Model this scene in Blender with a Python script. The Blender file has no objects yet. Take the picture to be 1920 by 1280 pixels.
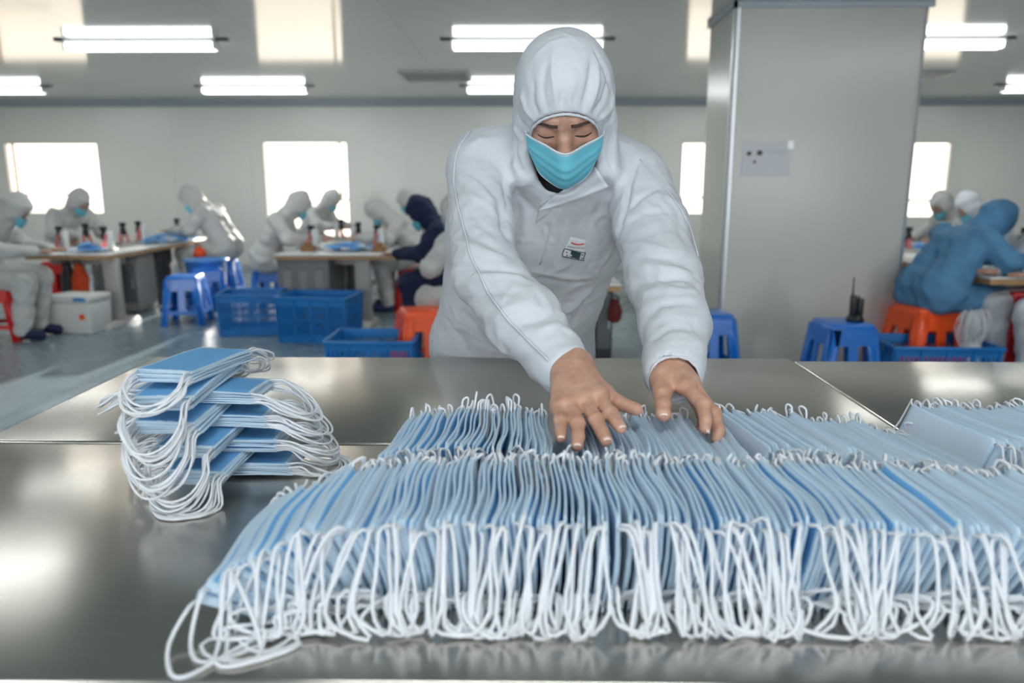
import bpy, bmesh, math, random
import numpy as np
from mathutils import Vector, Matrix, noise
from mathutils.bvhtree import BVHTree

random.seed(7)
np.random.seed(7)
C = bpy.context.scene.collection
SC = bpy.context.scene

# ------------------------------------------------------------ camera
CAM_H = 1.27
F_PX = 1425.0
cam_d = bpy.data.cameras.new('camera')
cam = bpy.data.objects.new('camera', cam_d)
C.objects.link(cam)
cam.location = (0, 0, CAM_H)
cam.rotation_euler = (math.radians(90 - 11.7), 0, math.radians(0.76))
cam_d.sensor_width = 36
cam_d.lens = F_PX / 1920 * 36
cam_d.clip_start = 0.05
cam_d.clip_end = 100
cam_d.dof.use_dof = True
cam_d.dof.focus_distance = 1.32
cam_d.dof.aperture_fstop = 3.0
SC.camera = cam

# ------------------------------------------------------------ world, sun, exposure
w = bpy.data.worlds.new('world')
SC.world = w
w.use_nodes = True
wn = w.node_tree.nodes
wl = w.node_tree.links
bg = wn['Background']
bg.inputs['Color'].default_value = (1.0, 0.92, 0.82, 1)
bg.inputs['Strength'].default_value = 2.3

sun_d = bpy.data.lights.new('sun', 'SUN')
sun = bpy.data.objects.new('sun', sun_d)
C.objects.link(sun)
sun.location = (0, 20, 8)
sun.rotation_euler = Vector((0.02, 1.0, 0.235)).to_track_quat('Z', 'Y').to_euler()
sun_d.energy = 9.0
sun_d.angle = math.radians(1.0)
sun_d.color = (1.0, 0.95, 0.86)

TUBE_POWER = 9.0      # watts per fluorescent fixture light
TUBE_GLOW = 6.0
DAY_POWER = 52.0      # daylight through each window behind the camera

vs = SC.view_settings
vs.view_transform = 'Standard'
vs.look = 'None'
vs.gamma = 1
vs.exposure = 0.35
vs.use_curve_mapping = False

# ------------------------------------------------------------ pixel helpers (true distances are given)
_R = cam.rotation_euler.to_matrix()
def ray(px, py):
    return _R @ Vector(((px - 960) / F_PX, -(py - 640) / F_PX, -1.0))
def at(px, py, y):
    d = ray(px, py)
    return Vector((0, 0, CAM_H)) + d * (y / d.y)
def atz(px, py, z):
    d = ray(px, py)
    return Vector((0, 0, CAM_H)) + d * ((z - CAM_H) / d.z)

# ------------------------------------------------------------ materials
def new_mat(name):
    m = bpy.data.materials.new(name)
    m.use_nodes = True
    return m, m.node_tree.nodes, m.node_tree.links, m.node_tree.nodes['Principled BSDF']

def mat(name, col, rough=0.5, metal=0.0, spec=0.5, bump=0.0, bscale=200.0, emit=None, estr=0.0, var=0.0, vscale=4.0, coat=0.0, trans=0.0):
    m, n, l, p = new_mat(name)
    p.inputs['Base Color'].default_value = (*col, 1)
    p.inputs['Roughness'].default_value = rough
    p.inputs['Metallic'].default_value = metal
    p.inputs['Specular IOR Level'].default_value = spec
    if coat:
        p.inputs['Coat Weight'].default_value = coat
        p.inputs['Coat Roughness'].default_value = 0.1
    if emit:
        p.inputs['Emission Color'].default_value = (*emit, 1)
        p.inputs['Emission Strength'].default_value = estr
    tc = n.new('ShaderNodeTexCoord')
    if var:
        nz = n.new('ShaderNodeTexNoise')
        nz.inputs['Scale'].default_value = vscale
        nz.inputs['Detail'].default_value = 4
        l.new(tc.outputs['Object'], nz.inputs['Vector'])
        mr = n.new('ShaderNodeMapRange')
        mr.inputs['From Min'].default_value = 0.3
        mr.inputs['From Max'].default_value = 0.7
        mr.inputs['To Min'].default_value = 1 - var
        mr.inputs['To Max'].default_value = 1 + var
        l.new(nz.outputs['Fac'], mr.inputs['Value'])
        vm = n.new('ShaderNodeVectorMath')
        vm.operation = 'SCALE'
        vm.inputs[0].default_value = col
        l.new(mr.outputs['Result'], vm.inputs['Scale'])
        l.new(vm.outputs['Vector'], p.inputs['Base Color'])
    if bump:
        nb = n.new('ShaderNodeTexNoise')
        nb.inputs['Scale'].default_value = bscale
        nb.inputs['Detail'].default_value = 3
        l.new(tc.outputs['Object'], nb.inputs['Vector'])
        b = n.new('ShaderNodeBump')
        b.inputs['Strength'].default_value = bump
        b.inputs['Distance'].default_value = 0.002
        l.new(nb.outputs['Fac'], b.inputs['Height'])
        l.new(b.outputs['Normal'], p.inputs['Normal'])
    if trans:
        tr = n.new('ShaderNodeBsdfTranslucent')
        tr.inputs['Color'].default_value = (*col, 1)
        mx = n.new('ShaderNodeMixShader')
        mx.inputs['Fac'].default_value = trans
        l.new(p.outputs['BSDF'], mx.inputs[1])
        l.new(tr.outputs['BSDF'], mx.inputs[2])
        l.new(mx.outputs['Shader'], n['Material Output'].inputs['Surface'])
    return m

M = {}
M['wall'] = mat('cleanroom_panel', (0.80, 0.795, 0.735), 0.28, var=0.02, vscale=0.7, bump=0.02, bscale=3)
M['ceiling'] = mat('ceiling_panel', (0.60, 0.605, 0.58), 0.09, spec=0.75, var=0.03, vscale=0.6, bump=0.015, bscale=1.5)
M['pillar'] = mat('pillar_panel', (0.545, 0.535, 0.49), 0.24, var=0.03, vscale=0.9)
M['alu'] = mat('aluminium_trim', (0.62, 0.64, 0.66), 0.35, 0.6)
M['cove'] = mat('cove_trim', (0.40, 0.45, 0.50), 0.4, 0.2)
M['white_frame'] = mat('window_frame', (0.72, 0.70, 0.66), 0.4)
M['tube'] = mat('lit_tube', (1, 1, 1), 0.4, emit=(0.96, 1.0, 0.98), estr=TUBE_GLOW)
M['lamp_spine'] = mat('lamp_spine', (0.06, 0.065, 0.07), 0.4, 0.3)
M['lamp_white'] = mat('lamp_housing', (0.75, 0.76, 0.76), 0.35)
M['suit'] = None
M['bluecrate'] = mat('blue_crate', (0.002, 0.17, 0.50), 0.4, var=0.1, vscale=6)
M['bluestool'] = mat('blue_stool', (0.001, 0.15, 0.60), 0.3, coat=0.2)
M['redstool'] = mat('red_stool', (0.62, 0.015, 0.015), 0.35)
M['orangestool'] = mat('orange_stool', (0.95, 0.10, 0.015), 0.35)
M['black'] = mat('black_plastic', (0.008, 0.010, 0.014), 0.4)
M['darkgrey'] = mat('dark_grey_metal', (0.055, 0.058, 0.062), 0.5)
M['grey'] = mat('grey_cabinet', (0.17, 0.175, 0.185), 0.45)
M['palegrey'] = mat('pale_grey_leg', (0.40, 0.385, 0.36), 0.45)
M['wood'] = mat('wood_edge', (0.45, 0.26, 0.12), 0.45, var=0.15, vscale=12)
M['laminate'] = mat('pale_laminate', (0.70, 0.71, 0.69), 0.22)
M['pink'] = mat('pink_plastic', (0.85, 0.33, 0.33), 0.4, trans=0.5)
M['red'] = mat('red_plastic', (0.55, 0.02, 0.03), 0.4)
M['orange'] = mat('orange_cloth', (0.85, 0.09, 0.02), 0.7)
M['navy'] = mat('navy_cloth', (0.008, 0.015, 0.055), 0.85, bump=0.3)
M['bluesuit'] = mat('blue_gown', (0.095, 0.26, 0.46), 0.75, bump=0.3, var=0.08, vscale=9, trans=0.08)
M['skin'] = None
M['paper'] = mat('paper', (0.66, 0.66, 0.69), 0.5)
M['foam'] = mat('white_foam_box', (0.66, 0.66, 0.64), 0.6, bump=0.2)
M['cardboard'] = mat('brown_box', (0.28, 0.14, 0.06), 0.7)
M['string'] = mat('white_elastic', (0.88, 0.90, 0.94), 0.7, trans=0.18)
M['shoe'] = mat('blue_shoe_cover', (0.05, 0.07, 0.20), 0.6)
M['clearblue'] = mat('light_blue_tub', (0.12, 0.35, 0.75), 0.35, trans=0.25)
M['blackshirt'] = mat('black_shirt', (0.008, 0.008, 0.011), 0.9, bump=0.3)
M['brow'] = mat('black_hair', (0.085, 0.05, 0.038), 0.7, bump=0.6, bscale=700)
M['lash'] = mat('dark_lash', (0.02, 0.010, 0.008), 0.7)
M['nail'] = mat('fingernail', (0.72, 0.44, 0.36), 0.25)
M['nailtip'] = mat('nail_edge', (0.85, 0.74, 0.66), 0.3)

def floor_material():
    m, n, l, p = new_mat('epoxy_floor')
    tc = n.new('ShaderNodeTexCoord')
    nz = n.new('ShaderNodeTexNoise'); nz.inputs['Scale'].default_value = 0.8; nz.inputs['Detail'].default_value = 6
    l.new(tc.outputs['Object'], nz.inputs['Vector'])
    r = n.new('ShaderNodeValToRGB')
    r.color_ramp.elements[0].position = 0.3; r.color_ramp.elements[0].color = (0.17, 0.235, 0.27, 1)
    r.color_ramp.elements[1].position = 0.7; r.color_ramp.elements[1].color = (0.22, 0.285, 0.32, 1)
    l.new(nz.outputs['Fac'], r.inputs['Fac']); l.new(r.outputs['Color'], p.inputs['Base Color'])
    n2 = n.new('ShaderNodeTexNoise'); n2.inputs['Scale'].default_value = 5
    l.new(tc.outputs['Object'], n2.inputs['Vector'])
    mr = n.new('ShaderNodeMapRange'); mr.inputs['To Min'].default_value = 0.18; mr.inputs['To Max'].default_value = 0.34
    l.new(n2.outputs['Fac'], mr.inputs['Value']); l.new(mr.outputs['Result'], p.inputs['Roughness'])
    return m
M['floor'] = floor_material()

def steel_material():
    m, n, l, p = new_mat('brushed_steel')
    p.inputs['Metallic'].default_value = 1
    tc = n.new('ShaderNodeTexCoord')
    mp = n.new('ShaderNodeMapping'); mp.inputs['Scale'].default_value = (3, 260, 3)
    l.new(tc.outputs['Object'], mp.inputs['Vector'])
    nz = n.new('ShaderNodeTexNoise'); nz.inputs['Scale'].default_value = 4; nz.inputs['Detail'].default_value = 5
    l.new(mp.outputs['Vector'], nz.inputs['Vector'])
    r = n.new('ShaderNodeValToRGB')
    r.color_ramp.elements[0].position = 0.3; r.color_ramp.elements[0].color = (0.53, 0.50, 0.45, 1)
    r.color_ramp.elements[1].position = 0.7; r.color_ramp.elements[1].color = (0.61, 0.58, 0.525, 1)
    l.new(nz.outputs['Fac'], r.inputs['Fac']); l.new(r.outputs['Color'], p.inputs['Base Color'])
    n2 = n.new('ShaderNodeTexNoise'); n2.inputs['Scale'].default_value = 3.5; n2.inputs['Detail'].default_value = 6
    l.new(tc.outputs['Object'], n2.inputs['Vector'])
    mr = n.new('ShaderNodeMapRange'); mr.inputs['From Min'].default_value = 0.3; mr.inputs['From Max'].default_value = 0.7
    mr.inputs['To Min'].default_value = 0.17; mr.inputs['To Max'].default_value = 0.25
    l.new(n2.outputs['Fac'], mr.inputs['Value']); l.new(mr.outputs['Result'], p.inputs['Roughness'])
    b = n.new('ShaderNodeBump'); b.inputs['Strength'].default_value = 0.06; b.inputs['Distance'].default_value = 0.0004
    l.new(nz.outputs['Fac'], b.inputs['Height'])
    # broad handling dents
    n3 = n.new('ShaderNodeTexNoise'); n3.inputs['Scale'].default_value = 2.2; n3.inputs['Detail'].default_value = 1
    l.new(tc.outputs['Object'], n3.inputs['Vector'])
    b2 = n.new('ShaderNodeBump'); b2.inputs['Strength'].default_value = 0.10; b2.inputs['Distance'].default_value = 0.01
    l.new(n3.outputs['Fac'], b2.inputs['Height']); l.new(b.outputs['Normal'], b2.inputs['Normal'])
    l.new(b2.outputs['Normal'], p.inputs['Normal'])
    tg = n.new('ShaderNodeTangent'); tg.direction_type = 'UV_MAP'; tg.uv_map = 'UVMap'
    l.new(tg.outputs['Tangent'], p.inputs['Tangent'])
    p.inputs['Anisotropic'].default_value = 0.65
    p.inputs['Anisotropic Rotation'].default_value = 0.25
    return m
M['steel'] = steel_material()

def suit_material(name, col, transl=0.22):
    m, n, l, p = new_mat(name)
    p.inputs['Base Color'].default_value = (*col, 1)
    p.inputs['Roughness'].default_value = 0.62
    p.inputs['Specular IOR Level'].default_value = 0.35
    tc = n.new('ShaderNodeTexCoord')
    v = n.new('ShaderNodeTexVoronoi'); v.inputs['Scale'].default_value = 620
    l.new(tc.outputs['Object'], v.inputs['Vector'])
    b = n.new('ShaderNodeBump'); b.inputs['Strength'].default_value = 0.22; b.inputs['Distance'].default_value = 0.0008
    l.new(v.outputs['Distance'], b.inputs['Height'])
    nz = n.new('ShaderNodeTexNoise'); nz.inputs['Scale'].default_value = 20; nz.inputs['Detail'].default_value = 6
    nz.noise_type = 'RIDGED_MULTIFRACTAL'; nz.inputs['Distortion'].default_value = 0.8
    l.new(tc.outputs['Object'], nz.inputs['Vector'])
    b2 = n.new('ShaderNodeBump'); b2.inputs['Strength'].default_value = 0.50; b2.inputs['Distance'].default_value = 0.0040
    l.new(nz.outputs['Fac'], b2.inputs['Height']); l.new(b.outputs['Normal'], b2.inputs['Normal'])
    l.new(b2.outputs['Normal'], p.inputs['Normal'])
    tr = n.new('ShaderNodeBsdfTranslucent'); tr.inputs['Color'].default_value = (*col, 1)
    mx = n.new('ShaderNodeMixShader'); mx.inputs['Fac'].default_value = transl
    l.new(p.outputs['BSDF'], mx.inputs[1]); l.new(tr.outputs['BSDF'], mx.inputs[2])
    l.new(mx.outputs['Shader'], n['Material Output'].inputs['Surface'])
    return m
M['suit'] = suit_material('white_coverall_fabric', (0.645, 0.67, 0.72), 0.06)
M['bgsuit'] = suit_material('cream_coverall_fabric', (0.60, 0.60, 0.585), 0.1)

def skin_material():
    m, n, l, p = new_mat('skin')
    tc = n.new('ShaderNodeTexCoord')
    nz = n.new('ShaderNodeTexNoise'); nz.inputs['Scale'].default_value = 45; nz.inputs['Detail'].default_value = 5
    l.new(tc.outputs['Object'], nz.inputs['Vector'])
    r = n.new('ShaderNodeValToRGB')
    r.color_ramp.elements[0].position = 0.32; r.color_ramp.elements[0].color = (0.45, 0.235, 0.165, 1)
    r.color_ramp.elements[1].position = 0.68; r.color_ramp.elements[1].color = (0.60, 0.345, 0.25, 1)
    l.new(nz.outputs['Fac'], r.inputs['Fac']); l.new(r.outputs['Color'], p.inputs['Base Color'])
    p.inputs['Roughness'].default_value = 0.45
    p.inputs['Subsurface Weight'].default_value = 0.12
    p.inputs['Subsurface Radius'].default_value = (1, 0.35, 0.2)
    p.inputs['Subsurface Scale'].default_value = 0.006
    n2 = n.new('ShaderNodeTexNoise'); n2.inputs['Scale'].default_value = 380; n2.inputs['Detail'].default_value = 3
    l.new(tc.outputs['Object'], n2.inputs['Vector'])
    b = n.new('ShaderNodeBump'); b.inputs['Strength'].default_value = 0.25; b.inputs['Distance'].default_value = 0.0008
    l.new(n2.outputs['Fac'], b.inputs['Height']); l.new(b.outputs['Normal'], p.inputs['Normal'])
    return m
M['skin'] = skin_material()

def mask_material(name, col, transl, bump=0.25):
    m, n, l, p = new_mat(name)
    p.inputs['Base Color'].default_value = (*col, 1)
    p.inputs['Roughness'].default_value = 0.7
    p.inputs['Specular IOR Level'].default_value = 0.3
    tc = n.new('ShaderNodeTexCoord')
    v = n.new('ShaderNodeTexVoronoi'); v.inputs['Scale'].default_value = 900
    l.new(tc.outputs['Object'], v.inputs['Vector'])
    b = n.new('ShaderNodeBump'); b.inputs['Strength'].default_value = bump; b.inputs['Distance'].default_value = 0.0006
    l.new(v.outputs['Distance'], b.inputs['Height']); l.new(b.outputs['Normal'], p.inputs['Normal'])
    tr = n.new('ShaderNodeBsdfTranslucent'); tr.inputs['Color'].default_value = (*col, 1)
    mx = n.new('ShaderNodeMixShader'); mx.inputs['Fac'].default_value = transl
    l.new(p.outputs['BSDF'], mx.inputs[1]); l.new(tr.outputs['BSDF'], mx.inputs[2])
    l.new(mx.outputs['Shader'], n['Material Output'].inputs['Surface'])
    return m
M['mblue'] = mask_material('mask_outer_blue', (0.25, 0.60, 0.96), 0.38)
M['mwhite'] = mask_material('mask_inner_white', (0.88, 0.93, 0.975), 0.38)
M['medge'] = mask_material('mask_binding', (0.74, 0.88, 0.985), 0.38)
M['worn'] = mask_material('worn_mask_blue', (0.17, 0.58, 0.72), 0.1)
M['wornedge'] = mask_material('worn_mask_edge', (0.72, 0.80, 0.86), 0.2)

# ------------------------------------------------------------ object helpers
def link(name, me, m=None, parent=None, loc=None):
    o = bpy.data.objects.new(name, me)
    C.objects.link(o)
    if m is not None and me is not None:
        for q in (m if isinstance(m, (list, tuple)) else [m]):
            me.materials.append(q)
    if parent is not None:
        o.parent = parent
        o.matrix_parent_inverse = Matrix()
    if loc is not None:
        o.location = loc
    return o

def tag(o, label=None, cat=None, group=None, kind=None):
    if label: o['label'] = label
    if cat: o['category'] = cat
    if group: o['group'] = group
    if kind: o['kind'] = kind
    return o

def empty(name, loc=(0, 0, 0), rz=0.0, **k):
    o = bpy.data.objects.new(name, None)
    C.objects.link(o)
    o.location = loc
    o.rotation_euler = (0, 0, rz)
    o.empty_display_size = 0.1
    return tag(o, **k)

class MB:
    """collects simple shapes into one mesh"""
    def __init__(s):
        s.v = []; s.f = []; s.m = []; s.smooth = []
    def add(s, vs_, fs_, mi=0, sm=False):
        o = len(s.v)
        s.v.extend([tuple(x) for x in vs_])
        for f in fs_:
            s.f.append(tuple(o + i for i in f)); s.m.append(mi); s.smooth.append(sm)
        return s
    def box(s, x0, x1, y0, y1, z0, z1, mi=0):
        vs_ = [(x, y, z) for x in (x0, x1) for y in (y0, y1) for z in (z0, z1)]
        return s.add(vs_, [(0, 1, 3, 2), (4, 6, 7, 5), (0, 4, 5, 1), (2, 3, 7, 6), (0, 2, 6, 4), (1, 5, 7, 3)], mi)
    def hexa(s, lo, hi, mi=0):
        """frustum from 4 lower points to 4 upper points (both counter-clockwise seen from above)"""
        return s.add(list(lo) + list(hi), [(3, 2, 1, 0), (4, 5, 6, 7), (0, 1, 5, 4), (1, 2, 6, 5), (2, 3, 7, 6), (3, 0, 4, 7)], mi)
    def cyl(s, p0, p1, r0, r1=None, n=12, mi=0, cap=True, sm=True):
        p0, p1 = Vector(p0), Vector(p1)
        r1 = r0 if r1 is None else r1
        d = (p1 - p0).normalized()
        a = d.orthogonal().normalized(); b = d.cross(a)
        vs_ = []
        for p, r in ((p0, r0), (p1, r1)):
            for i in range(n):
                t = 2 * math.pi * i / n
                vs_.append(p + a * (math.cos(t) * r) + b * (math.sin(t) * r))
        s.add(vs_, [(i, (i + 1) % n, n + (i + 1) % n, n + i) for i in range(n)], mi, sm)
        if cap:
            o = len(s.v) - 2 * n
            s.f.append(tuple(o + n - 1 - i for i in range(n))); s.m.append(mi); s.smooth.append(False)
            s.f.append(tuple(o + n + i for i in range(n))); s.m.append(mi); s.smooth.append(False)
        return s
    def lathe(s, c, prof, n=16, mi=0):
        cx, cy, cz = c
        vs_ = []
        for r, z in prof:
            for i in range(n):
                t = 2 * math.pi * i / n
                vs_.append((cx + r * math.cos(t), cy + r * math.sin(t), cz + z))
        k = len(prof)
        fs_ = [(j * n + i, j * n + (i + 1) % n, (j + 1) * n + (i + 1) % n, (j + 1) * n + i) for j in range(k - 1) for i in range(n)]
        return s.add(vs_, fs_, mi, True)
    def tube(s, pts, r, n=5, mi=0, closed=False):
        pts = [Vector(p) for p in pts]
        k = len(pts)
        up = None
        vs_ = []
        for i in range(k):
            a_ = pts[(i - 1) % k] if (closed or i) else pts[0]
            b_ = pts[(i + 1) % k] if (closed or i < k - 1) else pts[-1]
            t = (b_ - a_)
            t = t.normalized() if t.length > 1e-9 else Vector((0, 0, 1))
            if up is None:
                up = t.orthogonal().normalized()
            up = (up - t * up.dot(t))
            up = up.normalized() if up.length > 1e-6 else t.orthogonal().normalized()
            sd = t.cross(up)
            rr = r[i] if isinstance(r, (list, tuple)) else r
            for j in range(n):
                q = 2 * math.pi * j / n
                vs_.append(pts[i] + up * (math.cos(q) * rr) + sd * (math.sin(q) * rr))
        fs_ = [(i * n + j, i * n + (j + 1) % n, ((i + 1) % k) * n + (j + 1) % n, ((i + 1) % k) * n + j)
               for i in range(k if closed else k - 1) for j in range(n)]
        s.add(vs_, fs_, mi, True)
        if not closed:
            o = len(s.v) - k * n
            s.f.append(tuple(o + n - 1 - i for i in range(n))); s.m.append(mi); s.smooth.append(False)
            s.f.append(tuple(o + (k - 1) * n + i for i in range(n))); s.m.append(mi); s.smooth.append(False)
        return s
    def mesh(s, name):
        me = bpy.data.meshes.new(name)
        me.from_pydata(s.v, [], s.f)
        me.polygons.foreach_set('material_index', s.m)
        me.polygons.foreach_set('use_smooth', s.smooth)
        me.update()
        return me
    def build(s, name, m, parent=None, loc=None, bevel=0.0, seg=2):
        me = s.mesh(name)
        if bevel:
            bm = bmesh.new(); bm.from_mesh(me)
            bmesh.ops.remove_doubles(bm, verts=bm.verts, dist=1e-6)
            es = [e for e in bm.edges if len(e.link_faces) == 2 and e.calc_face_angle(0) > 0.6]
            bmesh.ops.bevel(bm, geom=es, offset=bevel, segments=seg, affect='EDGES', profile=0.5)
            for f in bm.faces: f.smooth = True
            bm.to_mesh(me); bm.free()
        return link(name, me, m, parent, loc)

def spline(pts, n):
    """Catmull-Rom through pts, n samples"""
    P = [Vector(p) for p in pts]
    P = [P[0] * 2 - P[1]] + P + [P[-1] * 2 - P[-2]]
    out = []
    k = len(P) - 3
    for i in range(n):
        t = i / (n - 1) * k
        j = min(int(t), k - 1); u = t - j
        a, b, c, d = P[j], P[j + 1], P[j + 2], P[j + 3]
        out.append(0.5 * ((2 * b) + (c - a) * u + (2 * a - 5 * b + 4 * c - d) * u * u + (3 * b - a - 3 * c + d) * u ** 3))
    return out

def copy_tree(o, parent=None):
    c = o.copy(); C.objects.link(c)
    if parent is not None: c.parent = parent
    for ch in list(o.children):
        copy_tree(ch, c)
    return c

# ------------------------------------------------------------ distance-field modelling (numpy)
def A3(p): return np.array([p[0], p[1], p[2]], dtype=np.float32)
def s_cap(P, a, b, ra, rb):
    a, b = A3(a), A3(b)
    ba = b - a
    pa = P - a
    h = np.clip((pa @ ba) / max(float(ba @ ba), 1e-9), 0, 1)
    d = pa - h[..., None] * ba
    return np.sqrt((d * d).sum(-1)) - (ra + (rb - ra) * h)
def s_ell(P, c, r, R=None):
    q = P - A3(c)
    if R is not None:
        q = q @ np.array(R, dtype=np.float32)
    q = q / A3(r)
    k = np.sqrt((q * q).sum(-1))
    k2 = np.sqrt(((q / A3(r)) ** 2).sum(-1)) + 1e-6
    return k * (k - 1) / k2
def s_min(a, b, k):
    h = np.clip(0.5 + 0.5 * (b - a) / k, 0, 1)
    return b + (a - b) * h - k * h * (1 - h)
def s_max(a, b, k):
    return -s_min(-a, -b, k)
def chain(P, pts, rs, k=0.01):
    d = None
    for i in range(len(pts) - 1):
        e = s_cap(P, pts[i], pts[i + 1], rs[i], rs[i + 1])
        d = e if d is None else s_min(d, e, k)
    return d
def surface_net(fn, lo, hi, h):
    ax = [np.arange(lo[i], hi[i] + h, h, dtype=np.float32) for i in range(3)]
    n = [len(a) for a in ax]
    F = np.empty(n, dtype=np.float32)
    YY, ZZ = np.meshgrid(ax[1], ax[2], indexing='ij')
    step = max(1, int(400000 / (n[1] * n[2])))
    for i0 in range(0, n[0], step):
        xs = ax[0][i0:i0 + step]
        P = np.empty((len(xs), n[1], n[2], 3), dtype=np.float32)
        P[..., 0] = xs[:, None, None]; P[..., 1] = YY; P[..., 2] = ZZ
        F[i0:i0 + step] = fn(P)
    F[0] = np.maximum(F[0], 1e-4); F[-1] = np.maximum(F[-1], 1e-4)
    F[:, 0] = np.maximum(F[:, 0], 1e-4); F[:, -1] = np.maximum(F[:, -1], 1e-4)
    F[:, :, 0] = np.maximum(F[:, :, 0], 1e-4); F[:, :, -1] = np.maximum(F[:, :, -1], 1e-4)
    S = F < 0
    cnt = np.zeros([m - 1 for m in n], dtype=np.int8)
    for dx in (0, 1):
        for dy in (0, 1):
            for dz in (0, 1):
                cnt += S[dx:n[0] - 1 + dx, dy:n[1] - 1 + dy, dz:n[2] - 1 + dz]
    act = (cnt > 0) & (cnt < 8)
    I = np.argwhere(act)
    idx = -np.ones(act.shape, dtype=np.int64)
    idx[act] = np.arange(len(I))
    acc = np.zeros((len(I), 3)); num = np.zeros(len(I))
    cs = [(0, 0, 0), (1, 0, 0), (0, 1, 0), (1, 1, 0), (0, 0, 1), (1, 0, 1), (0, 1, 1), (1, 1, 1)]
    for a in range(8):
        for b in range(a + 1, 8):
            ca, cb = cs[a], cs[b]
            if sum(abs(ca[i] - cb[i]) for i in range(3)) != 1: continue
            fa = F[I[:, 0] + ca[0], I[:, 1] + ca[1], I[:, 2] + ca[2]]
            fb = F[I[:, 0] + cb[0], I[:, 1] + cb[1], I[:, 2] + cb[2]]
            m = (fa < 0) != (fb < 0)
            t = np.where(m, fa / np.where(m, fa - fb, 1), 0)
            p = np.array(ca) + t[:, None] * (np.array(cb) - np.array(ca))
            acc += p * m[:, None]; num += m
    V = (I + acc / num[:, None]) * h + np.array(lo)
    quads = []
    for axis in range(3):
        u, v = (axis + 1) % 3, (axis + 2) % 3
        sl0 = [slice(None)] * 3; sl1 = [slice(None)] * 3
        sl0[axis] = slice(0, -1); sl1[axis] = slice(1, None)
        ch = S[tuple(sl0)] != S[tuple(sl1)]
        E = np.argwhere(ch)
        E = E[(E[:, u] > 0) & (E[:, v] > 0) & (E[:, u] < n[u] - 1) & (E[:, v] < n[v] - 1)]
        if len(E) == 0: continue
        ins = S[E[:, 0], E[:, 1], E[:, 2]]
        def g(du, dv):
            q = E.copy(); q[:, u] += du; q[:, v] += dv
            return idx[q[:, 0], q[:, 1], q[:, 2]]
        a, b, c, d = g(-1, -1), g(0, -1), g(0, 0), g(-1, 0)
        Q = np.stack([a, b, c, d], 1)
        Q[~ins] = Q[~ins][:, ::-1]
        quads.append(Q)
    Q = np.concatenate(quads)
    Q = Q[(Q >= 0).all(1)]
    return V, Q

def relax(V, Q, it=2, lam=0.5):
    n = len(V)
    for _ in range(it):
        s = np.zeros_like(V); c = np.zeros(n)
        for a in range(4):
            i, j = Q[:, a], Q[:, (a + 1) % 4]
            np.add.at(s, i, V[j]); np.add.at(c, i, 1)
            np.add.at(s, j, V[i]); np.add.at(c, j, 1)
        V = V + lam * (s / np.maximum(c, 1)[:, None] - V)
    return V
def normals(V, Q):
    N = np.cross(V[Q[:, 2]] - V[Q[:, 0]], V[Q[:, 3]] - V[Q[:, 1]])
    out = np.zeros_like(V)
    for a in range(4): np.add.at(out, Q[:, a], N)
    return out / np.maximum(np.linalg.norm(out, axis=1), 1e-12)[:, None]
def np_mesh(name, V, Q, smooth=True):
    me = bpy.data.meshes.new(name)
    me.vertices.add(len(V)); me.vertices.foreach_set('co', np.asarray(V, dtype=np.float32).ravel())
    me.loops.add(Q.size); me.loops.foreach_set('vertex_index', np.asarray(Q, dtype=np.int32).ravel())
    me.polygons.add(len(Q))
    me.polygons.foreach_set('loop_start', np.arange(0, Q.size, 4, dtype=np.int32))
    me.polygons.foreach_set('use_smooth', np.full(len(Q), smooth))
    me.update(calc_edges=True); me.validate()
    return me
def join_np(parts):
    Vs, Qs, o = [], [], 0
    for V, Q in parts:
        Vs.append(V); Qs.append(Q + o); o += len(V)
    return np.concatenate(Vs), np.concatenate(Qs)
# ============================================================ THE ROOM
HC = 2.44
YW = 11.46
XL, XR, YB = -9.2, 9.6, -4.0

def struct(o):
    o['kind'] = 'structure'
    return o

ex = MB(); ex.box(-40, 40, YW + 0.25, 60, -0.3, -0.2)
struct(ex.build('exterior_ground', mat('outside_concrete', (0.62, 0.58, 0.52), 0.9)))

fl = MB(); fl.box(XL, XR, YB, YW, -0.1, 0)
struct(fl.build('floor', M['floor']))

def zpx(py, Y): return at(960, py, Y).z
WZ0, WZ1 = zpx(403, YW), zpx(265, YW)
wins = [(at(11, 330, YW).x, at(190, 330, YW).x, WZ0, WZ1),
        (at(493, 330, YW).x, at(655, 330, YW).x, zpx(447, YW), zpx(263, YW)),
        (at(1275, 330, YW).x, at(1420, 330, YW).x, WZ0, WZ1),
        (at(1640, 330, YW).x, at(1782, 330, YW).x, zpx(409, YW), WZ1)]

# back wall: backing core with holes, faced with separate cleanroom panels
def ring(mb, x0, x1, z0, z1, hole, y0, y1):
    """a slab x0..x1, z0..z1 with one rectangular hole"""
    if hole is None:
        mb.box(x0, x1, y0, y1, z0, z1); return
    a, b, c, d = max(hole[0], x0), min(hole[1], x1), hole[2], hole[3]
    if b <= a:
        mb.box(x0, x1, y0, y1, z0, z1); return
    if a > x0: mb.box(x0, a, y0, y1, z0, z1)
    if b < x1: mb.box(b, x1, y0, y1, z0, z1)
    mb.box(a, b, y0, y1, z0, c)
    mb.box(a, b, y0, y1, d, z1)

core = MB()
xs = [XL] + sorted([e for q in wins for e in (q[0], q[1])]) + [XR]
for i in range(0, len(xs) - 1):
    hole = [q for q in wins if abs(q[0] - xs[i]) < 1e-6]
    if hole: ring(core, xs[i], xs[i + 1], 0, HC, hole[0], YW + 0.012, YW + 0.15)
    else: core.box(xs[i], xs[i + 1], YW + 0.012, YW + 0.15, 0, HC)
wall_back = struct(core.build('wall_back', M['wall']))
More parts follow.
